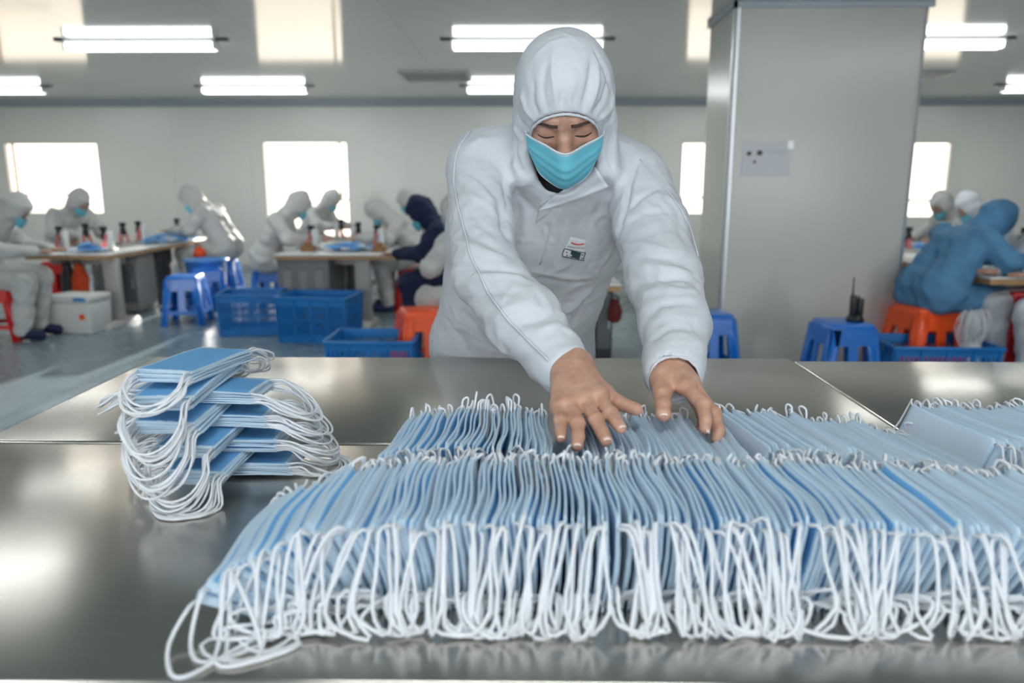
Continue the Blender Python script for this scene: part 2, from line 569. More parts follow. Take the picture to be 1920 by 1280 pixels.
# joints fall where the photograph shows one right of the man's head
edges = [XL]
x = at(1205, 300, YW).x - 1.15 * 10
while x < XR - 0.05:
    if x > XL + 0.05: edges.append(x)
    x += 1.15
edges.append(XR)
for i in range(len(edges) - 1):
    a, b = edges[i] + 0.0015, edges[i + 1] - 0.0015
    mb = MB()
    cuts = [a] + sorted([e for q in wins for e in (q[0], q[1]) if a < e < b]) + [b]
    for j in range(len(cuts) - 1):
        mid = (cuts[j] + cuts[j + 1]) / 2
        h = [q for q in wins if q[0] < mid < q[1]]
        if h:
            mb.box(cuts[j], cuts[j + 1], YW, YW + 0.012, 0, h[0][2]); mb.box(cuts[j], cuts[j + 1], YW, YW + 0.012, h[0][3], HC)
        else:
            mb.box(cuts[j], cuts[j + 1], YW, YW + 0.012, 0, HC)
    mb.build('wall_panel', M['wall'], wall_back)

def glass_mat():
    m = bpy.data.materials.new('window_glass'); m.use_nodes = True
    n, l = m.node_tree.nodes, m.node_tree.links
    n.remove(n['Principled BSDF'])
    t = n.new('ShaderNodeBsdfTransparent'); g = n.new('ShaderNodeBsdfGlossy'); g.inputs['Roughness'].default_value = 0.02
    lw = n.new('ShaderNodeLayerWeight'); lw.inputs['Blend'].default_value = 0.25
    mx = n.new('ShaderNodeMixShader')
    l.new(lw.outputs['Fresnel'], mx.inputs['Fac']); l.new(t.outputs[0], mx.inputs[1]); l.new(g.outputs[0], mx.inputs[2])
    l.new(mx.outputs[0], n['Material Output'].inputs['Surface'])
    return m
M['glass'] = glass_mat()
M['railbrown'] = mat('sash_rail', (0.42, 0.27, 0.16), 0.5)
for k, (a, b, c, d) in enumerate(wins):
    fr = MB(); t = 0.028
    for (p, q, r, s) in ((a, b, c, c + t), (a, b, d - t, d), (a, a + t, c + t, d - t), (b - t, b, c + t, d - t)):
        fr.box(p, q, YW + 0.005, YW + 0.11, r, s)
    wo = struct(fr.build('window_%d' % (k + 1), M['white_frame']))
    g = MB(); g.box(a + t, b - t, YW + 0.055, YW + 0.061, c + t, d - t); g.build('pane', M['glass'], wo)
    s_ = MB()
    if k == 0:
        s_.box(a + 0.09, a + 0.125, YW + 0.065, YW + 0.09, c + 0.31, d - t); s_.box(a + 0.09, a + 0.92, YW + 0.065, YW + 0.09, c + 0.28, c + 0.31)
    elif k == 1:
        s_.box(b - 0.16, b - 0.13, YW + 0.065, YW + 0.09, zpx(372, YW), d - t); s_.box(b - 0.16, b - t, YW + 0.065, YW + 0.09, zpx(373, YW) - 0.03, zpx(373, YW))
    else:
        s_.box(a + t, b - t, YW + 0.065, YW + 0.09, c + 0.24, c + 0.28)
    s_.build('sash_rail', M['railbrown' if k < 2 else 'alu'], wo)

# ceiling of long painted panels, side walls, wall behind the photographer
ce = MB(); ce.box(XL, XR, YB, YW + 0.15, HC + 0.01, HC + 0.12)
ceiling = struct(ce.build('ceiling', M['ceiling']))
x = XL
k = 0
while x < XR:
    mb = MB(); mb.box(x + 0.001, min(x + 1.18, XR) - 0.001, YB, YW, HC, HC + 0.0098)
    mb.build('ceiling_panel', M['ceiling'], ceiling)
    x += 1.18
for nm, a, b in (('wall_left', XL - 0.12, XL), ('wall_right', XR, XR + 0.12)):
    mb = MB(); mb.box(a, b, YB, YW + 0.15, 0, HC); struct(mb.build(nm, M['wall']))
fw = MB()
fwin = [(-5.6, -3.4), (-1.3, 1.3), (3.6, 5.8)]
xs = [XL] + [e for q in fwin for e in q] + [XR]
for i in range(len(xs) - 1):
    if i % 2 == 1:
        fw.box(xs[i], xs[i + 1], YB - 0.12, YB, 0, 0.8); fw.box(xs[i], xs[i + 1], YB - 0.12, YB, 2.1, HC)
    else:
        fw.box(xs[i], xs[i + 1], YB - 0.12, YB, 0, HC)
struct(fw.build('wall_front', M['wall']))
for k, (a, b) in enumerate(fwin):
    fr = MB()
    for (p, q, r, s) in ((a, b, 0.8, 0.83), (a, b, 2.07, 2.1), (a, a + 0.03, 0.83, 2.07), (b - 0.03, b, 0.83, 2.07), ((a + b) / 2 - 0.015, (a + b) / 2 + 0.015, 0.83, 2.07)):
        fr.box(p, q, YB - 0.08, YB - 0.01, r, s)
    wo = struct(fr.build('window_%d' % (k + 5), M['white_frame']))
    g = MB(); g.box(a + 0.03, b - 0.03, YB - 0.05, YB - 0.044, 0.83, 2.07); g.build('pane', M['glass'], wo)
    ld = bpy.data.lights.new('daylight', 'AREA'); ld.shape = 'RECTANGLE'; ld.size = b - a; ld.size_y = 1.25
    ld.energy = DAY_POWER * (b - a) / 2.4; ld.color = (0.80, 0.90, 1.0)
    lo = bpy.data.objects.new('daylight', ld); C.objects.link(lo)
    lo.location = ((a + b) / 2, YB + 0.03, 1.45); lo.rotation_euler = (math.radians(90), 0, 0)

# trims: cove along the ceiling, baseboards
mb = MB()
mb.hexa([(XL, YW - 0.035, HC - 0.05), (XR, YW - 0.035, HC - 0.05), (XR, YW, HC - 0.07), (XL, YW, HC - 0.07)],
        [(XL, YW - 0.06, HC), (XR, YW - 0.06, HC), (XR, YW, HC), (XL, YW, HC)])
struct(mb.build('trim_1', M['cove']))
mb = MB(); mb.box(XL, XR, YW - 0.012, YW, 0, 0.08); struct(mb.build('baseboard_back', M['alu']))
mb = MB(); mb.box(XL, XL + 0.012, YB, YW, 0, 0.08); struct(mb.build('baseboard_left', M['alu']))
mb = MB(); mb.box(XR - 0.012, XR, YB, YW, 0, 0.08); struct(mb.build('baseboard_right', M['alu']))

# ------------------------------------------------------------ pillar clad in panels
PY0, PY1 = 5.36, 6.06
PX0, PX1 = at(1380, 5, PY0).x, at(1746, 5, PY0).x
pil = MB(); pil.box(PX0 + 0.012, PX1 - 0.012, PY0 + 0.012, PY1, 0, HC)
pillar = struct(pil.build('pillar', M['pillar']))
tag(pillar, 'wide square pillar clad in pale grey panels behind the standing man', 'pillar')
for (a, b, c, d) in ((PX0 + 0.03, PX1 - 0.03, PY0, PY0 + 0.011), (PX0, PX0 + 0.011, PY0 + 0.03, PY1 - 0.02), (PX1 - 0.011, PX1, PY0 + 0.03, PY1 - 0.02)):
    mb = MB(); mb.box(a, b, c, d, 0.0, HC - 0.005); mb.build('cladding_panel', M['pillar'], pillar)
for (cx, cy, sx, sy) in ((PX0, PY0, 1, 1), (PX1, PY0, -1, 1)):
    mb = MB()
    pts = []
    for i in range(9):
        q = math.pi / 2 * i / 8
        pts.append((cx + sx * (0.035 - 0.038 * math.cos(q)), cy + sy * (0.035 - 0.038 * math.sin(q))))
    n = len(pts)
    vs_ = [(p[0], p[1], z) for z in (0.0, HC - 0.012) for p in pts]
    mb.add(vs_, [(i, i + 1, n + i + 1, n + i) if sx > 0 else (i + 1, i, n + i, n + i + 1) for i in range(n - 1)], 0, True)
    mb.build('corner_strip', M['alu'], pillar)
mb = MB(); mb.box(PX0 - 0.02, PX1 + 0.02, PY0 - 0.022, PY0 + 0.01, HC - 0.035, HC - 0.001); mb.box(PX0 - 0.022, PX0 + 0.01, PY0 - 0.022, PY1, HC - 0.035, HC - 0.001)
mb.build('top_trim', M['cove'], pillar)

# notice taped to the pillar
a, b = at(1393, 265, PY0 - 0.002), at(1481, 330, PY0 - 0.002)
sheet = MB()
nx, nz = 8, 6
vs_ = []
for j in range(nz + 1):
    for i in range(nx + 1):
        u, v = i / nx, j / nz
        vs_.append((a.x + (b.x - a.x) * u, PY0 - 0.003 - 0.004 * math.sin(u * 5 + v * 2) ** 2 * (0.3 + v), a.z + (b.z - a.z) * v - 0.012 * u * (1 - 2 * v) * 0.2))
sheet.add(vs_, [(j * (nx + 1) + i + nx + 1, j * (nx + 1) + i + nx + 2, j * (nx + 1) + i + 1, j * (nx + 1) + i) for j in range(nz) for i in range(nx)], 0, True)
notice = tag(sheet.build('paper_notice', M['paper']), 'white paper notice with three dark marks taped to the pillar', 'notice')
W_, H_ = b.x - a.x, a.z - b.z
for (u, v, su, sv) in ((0.135, 0.35, 0.085, 0.10), (0.35, 0.33, 0.10, 0.12), (0.255, 0.59, 0.05, 0.07)):
    mb = MB(); cx, cz = a.x + W_ * u, a.z - H_ * v
    k = 9
    vs_ = [(cx + math.cos(2 * math.pi * i / k) * su * W_ * 0.6 * (1 + 0.15 * (i % 2)), PY0 - 0.0085, cz + math.sin(2 * math.pi * i / k) * sv * H_ * 0.62 * (1 + 0.15 * (i % 2))) for i in range(k)]
    mb.add(vs_, [tuple(range(k))]); mb.build('printed_mark', M['darkgrey'], notice)
mb = MB()
for r in range(2):
    mb.box(a.x + W_ * 0.52, a.x + W_ * 0.85, PY0 - 0.0085, PY0 - 0.008, a.z - H_ * (0.27 + 0.07 * r) - 0.003, a.z - H_ * (0.27 + 0.07 * r))
mb.build('printed_lines', mat('faint_print', (0.42, 0.43, 0.42), 0.6), notice)
mb = MB(); mb.box(b.x - 0.03, b.x + 0.008, PY0 - 0.0095, PY0 - 0.009, a.z - 0.05, a.z + 0.006)
mb.build('tape', mat('clear_tape', (0.75, 0.75, 0.7), 0.1), notice)

# ------------------------------------------------------------ ceiling lamps
def lamp(cx, cy, L, label, group, power=1.0, has_light=True):
    root = empty('ceiling_lamp', (cx, cy, HC), label=label, cat='lamp', group=group)
    s = MB(); s.box(-L / 2 - 0.11, L / 2 + 0.11, -0.035, 0.035, -0.016, 0.0); s.build('base_rail', M['lamp_spine'], root, bevel=0.003)
    for sy in (-1, 1):
        t = MB(); t.cyl((-L / 2, sy * 0.034, -0.058), (L / 2, sy * 0.034, -0.058), 0.030, n=16); t.build('tube', M['tube'], root)
        for sx in (-1, 1):
            e = MB(); e.box(sx * (L / 2 + 0.012) - 0.011, sx * (L / 2 + 0.012) + 0.011, sy * 0.034 - 0.028, sy * 0.034 + 0.028, -0.086, -0.017)
            e.build('socket', M['lamp_white'], root, bevel=0.004)
    if has_light:
        ld = bpy.data.lights.new('tube_light', 'AREA'); ld.shape = 'RECTANGLE'; ld.size = L; ld.size_y = 0.18
        ld.energy = TUBE_POWER * power; ld.color = (0.93, 1.0, 0.98)
        lo = bpy.data.objects.new('tube_light', ld); C.objects.link(lo); lo.parent = root; lo.location = (0, 0, -0.095)
    return root
RY1 = (HC - CAM_H) / math.tan(math.radians(10.03)) 
RY2 = (HC - CAM_H) / math.tan(math.radians(6.92))
GR = 'twin tube lamps on the ceiling'
names1 = {1: 'twin tube lamp right behind the hood of the standing man', 2: 'twin tube lamp partly hidden by the right side of the pillar'}
x1 = [at(265, 77, RY1).x, at(989, 75, RY1).x, at(1735, 77, RY1).x]
names1[0] = 'longest lit twin tube lamp, upper left, nearer row'
for i, xx in enumerate(x1): lamp(xx, RY1, 1.21, names1[i], GR)
sp = (x1[2] - x1[0]) / 2
lamp(x1[0] - sp, RY1, 1.21, 'twin tube lamp in the nearer row beyond the left wall edge of the view', GR)
x2 = [at(478, 164, RY2).x + d * sp for d in (-1, 0, 1, 2, 3)]
names2 = ['far row twin tube lamp cut by the left picture edge', 'far row twin tube lamp above the window with bright glare', 'far row twin tube lamp peeking out left of the hood',
          'far row twin tube lamp hidden behind the pillar', 'far row twin tube lamp at the right picture edge']
for i, xx in enumerate(x2): lamp(xx, RY2, 1.24, names2[i], GR)
for j, yy in enumerate((RY1 - 3.2, RY1 - 6.4, RY1 - 9.6)):
    for i, xx in enumerate([x1[0], x1[1], x1[2]]):
        lamp(xx, yy, 1.21, 'twin tube lamp overhead on the near ceiling above and behind the table', 'overhead lamps out of view', 0.62)

# ceiling air outlets
def outlet(cx, cy, wx, wy, label):
    root = empty('ceiling_vent', (cx, cy, HC), label=label, cat='vent')
    f = MB(); t = 0.03
    for (p, q, r, s) in ((-wx / 2, wx / 2, -wy / 2, -wy / 2 + t), (-wx / 2, wx / 2, wy / 2 - t, wy / 2), (-wx / 2, -wx / 2 + t, -wy / 2 + t, wy / 2 - t), (wx / 2 - t, wx / 2, -wy / 2 + t, wy / 2 - t)):
        f.box(p, q, r, s, -0.02, 0)
    f.build('vent_frame', mat('vent_grey', (0.50, 0.50, 0.48), 0.5), root)
    k = 7
    me = None
    for i in range(k):
        yy = -wy / 2 + t + (wy - 2 * t) * (i + 0.5) / k
        if me is None:
            s = MB(); s.hexa([(-wx / 2 + t, -0.004, -0.016), (wx / 2 - t, -0.004, -0.016), (wx / 2 - t, 0.004, -0.016), (-wx / 2 + t, 0.004, -0.016)],
                             [(-wx / 2 + t, 0.010, -0.001), (wx / 2 - t, 0.010, -0.001), (wx / 2 - t, 0.018, -0.001), (-wx / 2 + t, 0.018, -0.001)])
            me = s.mesh('slat'); me.materials.append(M['lamp_white'])
        o = link('slat', me, None, root, (0, yy, 0))
    return root
v = atz(818, 142, HC)
outlet(v.x, v.y, 0.75, 0.75, 'grey square air outlet in the ceiling left of the hood')
v = atz(1735, 138, HC)
outlet(v.x, v.y, 0.45, 0.4, 'small grey air outlet in the ceiling right of the pillar')

# ============================================================ BACKGROUND FURNITURE
def worktable(x0, x1, y0, y1, zt, label, legs, louver=None, front_panel=False):
    root = empty('work_table', ((x0 + x1) / 2, (y0 + y1) / 2, 0), label=label, cat='table', group='long worktables in the back of the hall')
    hx, hy = (x1 - x0) / 2, (y1 - y0) / 2
    t = MB(); t.box(-hx, hx, -hy, hy, zt - 0.012, zt); t.build('tabletop', M['laminate'], root, bevel=0.003)
    t = MB(); t.box(-hx + 0.002, hx - 0.002, -hy + 0.002, hy - 0.002, zt - 0.045, zt - 0.0125); t.build('wooden_edge', M['wood'], root)
    for (lx, ly) in legs:
        l_ = MB(); l_.box(lx - 0.07, lx + 0.07, ly - 0.03, ly + 0.03, 0.05, zt - 0.045)
        l_.hexa([(lx - 0.09, ly - 0.28, 0), (lx + 0.09, ly - 0.28, 0), (lx + 0.09, ly + 0.28, 0), (lx - 0.09, ly + 0.28, 0)],
                [(lx - 0.07, ly - 0.25, 0.05), (lx + 0.07, ly - 0.25, 0.05), (lx + 0.07, ly + 0.25, 0.05), (lx - 0.07, ly + 0.25, 0.05)])
        l_.build('leg', M['palegrey'], root, bevel=0.008)
    b = MB(); b.box(-hx + 0.05, hx - 0.05, -hy + 0.3, -hy + 0.33, zt - 0.12, zt - 0.046); b.box(-0.02, 0.02, -hy + 0.1, hy - 0.1, 0.16, 0.2)
    b.build('cross_rail', M['palegrey'], root)
    if louver:
        c0, c1 = louver
        b = MB(); b.box(c0, c1, -hy + 0.05, -hy + 0.6, 0.06, zt - 0.047); cab = b.build('steel_cabinet', M['grey'], root, bevel=0.006)
        n = 3
        me = None
        for i in range(n):
            for j in range(9):
                cx = c0 + (c1 - c0) * (0.2 + 0.3 * i)
                if me is None:
                    s = MB(); s.hexa([(-0.035, -0.008, -0.006), (0.035, -0.008, -0.006), (0.035, 0.0, -0.006), (-0.035, 0.0, -0.006)],
                                     [(-0.035, -0.002, 0.006), (0.035, -0.002, 0.006), (0.035, 0.0, 0.006), (-0.035, 0.0, 0.006)])
                    me = s.mesh('louver'); me.materials.append(M['palegrey'])
                link('louver', me, None, cab, (cx, -hy + 0.05, zt - 0.16 - j * 0.026))
    return root

TZ = 0.655
ty = 6.75
ax, bx = at(45, 478, ty).x, at(207, 478, ty).x
T1 = worktable(ax, bx, ty, ty + 2.3, TZ, 'long white-topped worktable under the window at far left', [(0.34, -1.06), (0.34, 0.95), (-0.34, 0.95)], louver=None)
ax2, bx2 = at(513, 480, ty).x, at(738, 480, ty).x
T2 = worktable(ax2, bx2, ty, ty + 2.6, TZ, 'white-topped worktable with louvred grey cabinet in the middle', [(0.24, -1.22), (0.3, 1.1), (-0.42, 1.1)], louver=(-0.53, -0.06))
T3 = worktable(at(985, 530, 4.85).x, at(1165, 530, 4.85).x, 4.85, 6.1, 0.64, 'worktable glimpsed between the torso and arm of the man', [(-0.2, -0.5), (0.2, 0.45)], louver=None)
T5 = worktable(at(960, 480, 7.3).x, at(1170, 480, 7.3).x, 7.3, 9.4, TZ, 'farther worktable glimpsed under the armpit of the man', [(0.3, -0.9), (0.3, 0.9)])
T4 = worktable(at(1600, 486, 6.5).x, at(1790, 486, 6.5).x, 6.5, 8.6, TZ, 'worktable right of the pillar behind the person in blue', [(0.0, -0.9), (0.3, 0.9)])
T6 = worktable(at(1862, 560, 4.7).x, at(2200, 560, 4.7).x, 4.75, 5.9, 0.70, 'near worktable at the right picture edge with red drawers', [(0.45, -0.45), (0.45, 0.45)])
b = MB(); b.box(at(1895, 600, 4.8).x, at(2060, 600, 4.8).x, 4.8, 5.3, 0.05, 0.60)
dr = tag(b.build('red_drawer_box', M['red'], bevel=0.01), 'red drawer box under the worktable at right picture edge', 'drawer box')
for j in range(4):
    s = MB(); z0 = 0.08 + j * 0.13
    s.box(at(1895, 600, 4.8).x + 0.02, at(2060, 600, 4.8).x - 0.02, 4.788, 4.799, z0, z0 + 0.11); d_ = s.build('drawer', M['red'], dr)
    h = MB(); h.box(at(1895, 600, 4.8).x + 0.16, at(1895, 600, 4.8).x + 0.28, 4.775, 4.787, z0 + 0.05, z0 + 0.07); h.build('handle', M['palegrey'], d_)

# small bench welders on the tables
def welder_proto():
    root = empty('ear_loop_welder')
    b = MB(); b.box(-0.07, 0.07, -0.09, 0.09, 0.0, 0.03); b.build('base', M['palegrey'], root, bevel=0.004)
    b = MB(); b.box(-0.03, 0.03, 0.03, 0.075, 0.03, 0.20); b.build('column', M['lamp_white'], root, bevel=0.004)
    b = MB(); b.lathe((0, -0.005, 0.11), [(0.0, 0), (0.020, 0), (0.030, 0.012), (0.030, 0.06), (0.022, 0.07), (0.022, 0.09), (0.034, 0.10), (0.034, 0.13), (0.0, 0.135)], 16); b.build('press_head', M['black'], root)
    b = MB(); b.box(-0.02, 0.02, -0.01, 0.04, 0.15, 0.175); b.build('arm', M['alu'], root)
    b = MB(); b.hexa([(0.045, -0.03, 0.03), (0.055, -0.03, 0.03), (0.055, 0.01, 0.03), (0.045, 0.01, 0.03)],
                     [(0.045, 0.02, 0.17), (0.050, 0.02, 0.17), (0.050, 0.045, 0.17), (0.045, 0.045, 0.17)]); b.build('guard', M['pink'], root)
    b = MB(); b.hexa([(-0.055, -0.05, 0.03), (-0.045, -0.05, 0.03), (-0.045, -0.01, 0.03), (-0.055, -0.01, 0.03)],
                     [(-0.05, -0.03, 0.13), (-0.045, -0.03, 0.13), (-0.045, 0.0, 0.13), (-0.05, 0.0, 0.13)]); b.build('guard', M['pink'], root)
    return root
WG = 'small bench welders on the worktables'
spots = [(115, 462, 7.1, 'bench welder with pink guards left of the masked worker by the left window'), (150, 452, 7.6, 'bench welder in front of the masked worker by the left window'),
         (198, 462, 7.05, 'bench welder at the near corner of the left worktable'), (232, 449, 7.8, 'bench welder beside the masked worker’s hands on the left worktable'),
         (262, 446, 8.1, 'bench welder behind the corner one on the left worktable'), (333, 441, 8.75, 'bench welder at the far end of the left worktable'),
         (585, 462, 7.3, 'bench welder in front of the hunched worker at the middle worktable'), (672, 452, 7.9, 'bench welder in the centre of the middle worktable'),
         (708, 460, 7.4, 'bench welder at the right corner of the middle worktable'), (640, 443, 8.6, 'bench welder by the farthest small worker'), (745, 455, 8.1, 'bench welder before the cream-suited worker right of the middle worktable'),
         (1700, 462, 7.1, 'bench welder just right of the pillar'), (1712, 446, 8.0, 'bench welder behind the one next to the pillar')]
wp = None
for i, (px, py, Y, lab) in enumerate(spots):
    o = wp if i and False else None
    if wp is None: wp = welder_proto(); o = wp
    else: o = copy_tree(wp)
    p = at(px, py, Y)
    tb = [t for t in (T1, T2, T4, T5) if True]
    xx = p.x
    for (x0, x1) in ((ax, bx), (ax2, bx2), (at(1600, 486, 6.5).x, at(1790, 486, 6.5).x)):
        if x0 - 0.5 < p.x < x1 + 0.5: xx = min(max(p.x, x0 + 0.09), x1 - 0.09)
    o.location = (xx, Y, TZ); o.rotation_euler = (0, 0, random.uniform(-0.6, 0.6) + (math.pi / 2 if i % 2 else -math.pi / 2))
    o.scale = (0.95, 0.95, 0.95)
    tag(o, lab, 'machine', WG)
# foreground-right microscope-like press on the near right table
o = copy_tree(wp); o.location = (at(1905, 520, 5.15).x, 5.1, 0.70); o.rotation_euler = (0, 0, 0.4); o.scale = (1.2, 1.2, 1.2)
tag(o, 'black-headed bench welder before the worker in blue', 'machine', WG)

# heaps of loose masks on the worktables (too many and too small to pick apart)
def heap(cx, cy, z, rx, ry, n, label, seed):
    rnd = random.Random(seed)
    mb = MB()
    for i in range(n):
        r = math.sqrt(rnd.random()); t = rnd.random() * 6.28
        px, py = cx + rx * r * math.cos(t), cy + ry * r * math.sin(t)
        pz = z + 0.006 + (1 - r) * 0.07 * rnd.random()
        a = rnd.random() * 3.14; tilt = rnd.uniform(-0.25, 0.25)
        ux, uy = math.cos(a) * 0.08, math.sin(a) * 0.08; vx, vy = -math.sin(a) * 0.045, math.cos(a) * 0.045
        vs_ = []
        for k in (-1, -0.3, 0.3, 1):
            bow = 0.012 * (1 - k * k)
            for s in (-1, 1):
                for th in (0, 0.003):
                    vs_.append((px + ux * k + vx * s, py + uy * k + vy * s, pz + bow + tilt * 0.04 * s + th + 0.015))
        fs_ = []
        for k in range(3):
            o_ = k * 4
            fs_ += [(o_ + 1, o_ + 5, o_ + 7, o_ + 3), (o_ + 2, o_ + 6, o_ + 4, o_), (o_, o_ + 4, o_ + 5, o_ + 1), (o_ + 3, o_ + 7, o_ + 6, o_ + 2)]
        fs_ += [(0, 1, 3, 2), (14, 15, 13, 12)]
        mb.add(vs_, fs_, 0 if rnd.random() < 0.75 else 1)
    return tag(mb.build('mask_heap', [M['mblue'], M['mwhite']]), label, 'masks', None, 'stuff')
heap(at(165, 470, 6.95).x, 6.98, TZ, 0.12, 0.1, 14, 'low heap of blue masks on the near corner of the left worktable', 1)
heap(bx - 0.22, 8.35, TZ, 0.2, 0.38, 60, 'large heap of pale blue masks on the far half of the left worktable', 2)
heap(at(655, 468, 7.2).x, 7.2, TZ, 0.22, 0.2, 34, 'heap of pale blue masks on the middle worktable', 3)
heap(at(1735, 470, 7.1).x, 7.2, TZ, 0.12, 0.15, 16, 'heap of blue masks on the worktable right of the pillar', 4)
heap(at(1885, 545, 4.95).x + 0.1, 5.0, 0.70, 0.08, 0.08, 10, 'pale blue masks before the worker in blue', 5)
for (px, Y, lab, t_) in ((712, 7.05, 'small brown box near the right corner of the middle worktable', 0), (578, 7.1, 'small brown box in front of the hunched worker', 0)):
    p = at(px, 470, Y)
    b = MB(); b.box(-0.06, 0.06, -0.05, 0.05, 0, 0.05); b.box(-0.03, 0.03, -0.03, 0.03, 0.05, 0.085)
    tag(b.build('parts_box', M['cardboard'], loc=(p.x, Y, TZ), bevel=0.004), lab, 'box')

# ------------------------------------------------------------ plastic stools
def stool_proto(m):
    root = empty('plastic_stool')
    h = 0.45
    s = MB(); s.hexa([(-0.145, -0.145, h - 0.045), (0.145, -0.145, h - 0.045), (0.145, 0.145, h - 0.045), (-0.145, 0.145, h - 0.045)],
                     [(-0.13, -0.13, h), (0.13, -0.13, h), (0.13, 0.13, h), (-0.13, 0.13, h)])
    s.build('seat', m, root, bevel=0.012, seg=3)
    for sx in (-1, 1):
        for sy in (-1, 1):
            l_ = MB()
            for (dx, dy) in ((0.075, 0.018), (0.018, 0.075)):
                def q(z, o_):
                    e = 0.143 + (h - z) * 0.11
                    x0, x1_ = sorted((sx * e, sx * (e - dx * o_))); y0, y1_ = sorted((sy * e, sy * (e - dy * o_)))
                    return [(x0, y0, z), (x1_, y0, z), (x1_, y1_, z), (x0, y1_, z)]
                l_.hexa(q(0.0, 0.75), q(h - 0.03, 1.0))
            l_.build('leg', m, root, bevel=0.003)
    for k in range(4):
        a = MB()
        e1, e0 = 0.143 + 0.03 * 0.11, 0.143 + 0.13 * 0.11
        a.hexa([(-e0 + 0.05, -e0, h - 0.13), (e0 - 0.05, -e0, h - 0.13), (e0 - 0.05, -e0 + 0.012, h - 0.13), (-e0 + 0.05, -e0 + 0.012, h - 0.13)],
               [(-e1 + 0.02, -e1, h - 0.03), (e1 - 0.02, -e1, h - 0.03), (e1 - 0.02, -e1 + 0.012, h - 0.03), (-e1 + 0.02, -e1 + 0.012, h - 0.03)])
        e2 = 0.143 + 0.33 * 0.11
        a.box(-e2 + 0.04, e2 - 0.04, -e2, -e2 + 0.012, 0.105, 0.14)
        # centre rib of the side, between two slots
        a.hexa([(-0.03, -e2, 0.14), (0.03, -e2, 0.14), (0.03, -e2 + 0.012, 0.14), (-0.03, -e2 + 0.012, 0.14)],
               [(-0.03, -e0, h - 0.13), (0.03, -e0, h - 0.13), (0.03, -e0 + 0.012, h - 0.13), (-0.03, -e0 + 0.012, h - 0.13)])
        o = a.build('apron', m, root)
        o.rotation_euler = (0, 0, k * math.pi / 2)
    return root
protos = {}
def stool(mk, loc, rz, label, group=None, sc=1.0):
    if mk not in protos:
        protos[mk] = o = stool_proto(M[mk])
    else:
        o = copy_tree(protos[mk])
    o.location = loc; o.rotation_euler = (0, 0, rz); o.scale = (sc, sc, sc)
    return tag(o, label, 'stool', group)
BG_ = 'blue plastic stools'
def fl_at(px, Y): return (at(px, 500, Y).x, Y, 0)
stool('bluestool', fl_at(1590, 4.62), 0.06, 'blue plastic stool with a radio on it in front of the pillar', BG_)
stool('bluestool', fl_at(1330, 4.95), 0.1, 'blue plastic stool half hidden behind the man’s left sleeve', BG_)
stool('bluestool', fl_at(345, 6.95), 0.15, 'blue plastic stool nearest the left end of the floor, beside the first blue crate', BG_)
stool('bluestool', fl_at(385, 7.6), 0.5, 'blue plastic stool standing just behind the leftmost blue stool', BG_)
stool('bluestool', fl_at(508, 7.6), 0.0, 'blue plastic stool under the hunched worker at the middle worktable', BG_)
stool('redstool', fl_at(-10, 6.2), 0.2, 'red plastic stool at the left picture edge', None)
stool('orangestool', fl_at(790, 5.05), 0.35, 'orange plastic stool under the worker in white seen from behind', None)
stool('orangestool', fl_at(1745, 5.0), 0.15, 'orange plastic stool under the worker in blue', None, 1.08)
for px, Y, lab in ((115, 8.3, 'red plastic stool under the masked worker by the left window'),):
    stool('redstool', fl_at(px, Y), 0, lab)
stool('bluestool', fl_at(418, 8.5), 0.1, 'blue plastic stool under the worker with a sunlit back', BG_)
stool('bluestool', fl_at(583, 10.0), 0.1, 'blue plastic stool under the farthest small worker', BG_)
stool('redstool', fl_at(775, 7.75), 0.1, 'red plastic stool under the cream-suited worker at the middle worktable')
stool('bluestool', fl_at(1805, 7.9), 0.1, 'blue plastic stool under the worker in cream behind the person in blue', BG_)

# radio set on the stool
p = at(1603, 598, 4.60)
root = empty('radio_charger', (p.x, 4.6, 0.45), label='black handheld radios in a charger on the blue stool', cat='radio')
b = MB(); b.lathe((0, 0, 0), [(0.0, 0), (0.052, 0), (0.050, 0.02), (0.034, 0.045), (0, 0.045)], 14); b.build('charger_base', M['black'], root)
for dx, hh, ah in ((-0.018, 0.12, 0.11), (0.024, 0.10, 0.02)):
    b = MB(); b.box(dx - 0.017, dx + 0.017, -0.018, 0.018, 0.04, 0.04 + hh); rr = b.build('handset', M['black'], root, bevel=0.005)
    b = MB(); b.cyl((dx - 0.008, 0, 0.04 + hh), (dx - 0.010, 0, 0.04 + hh + ah), 0.006, 0.0035, 8); b.build('antenna', M['black'], rr)

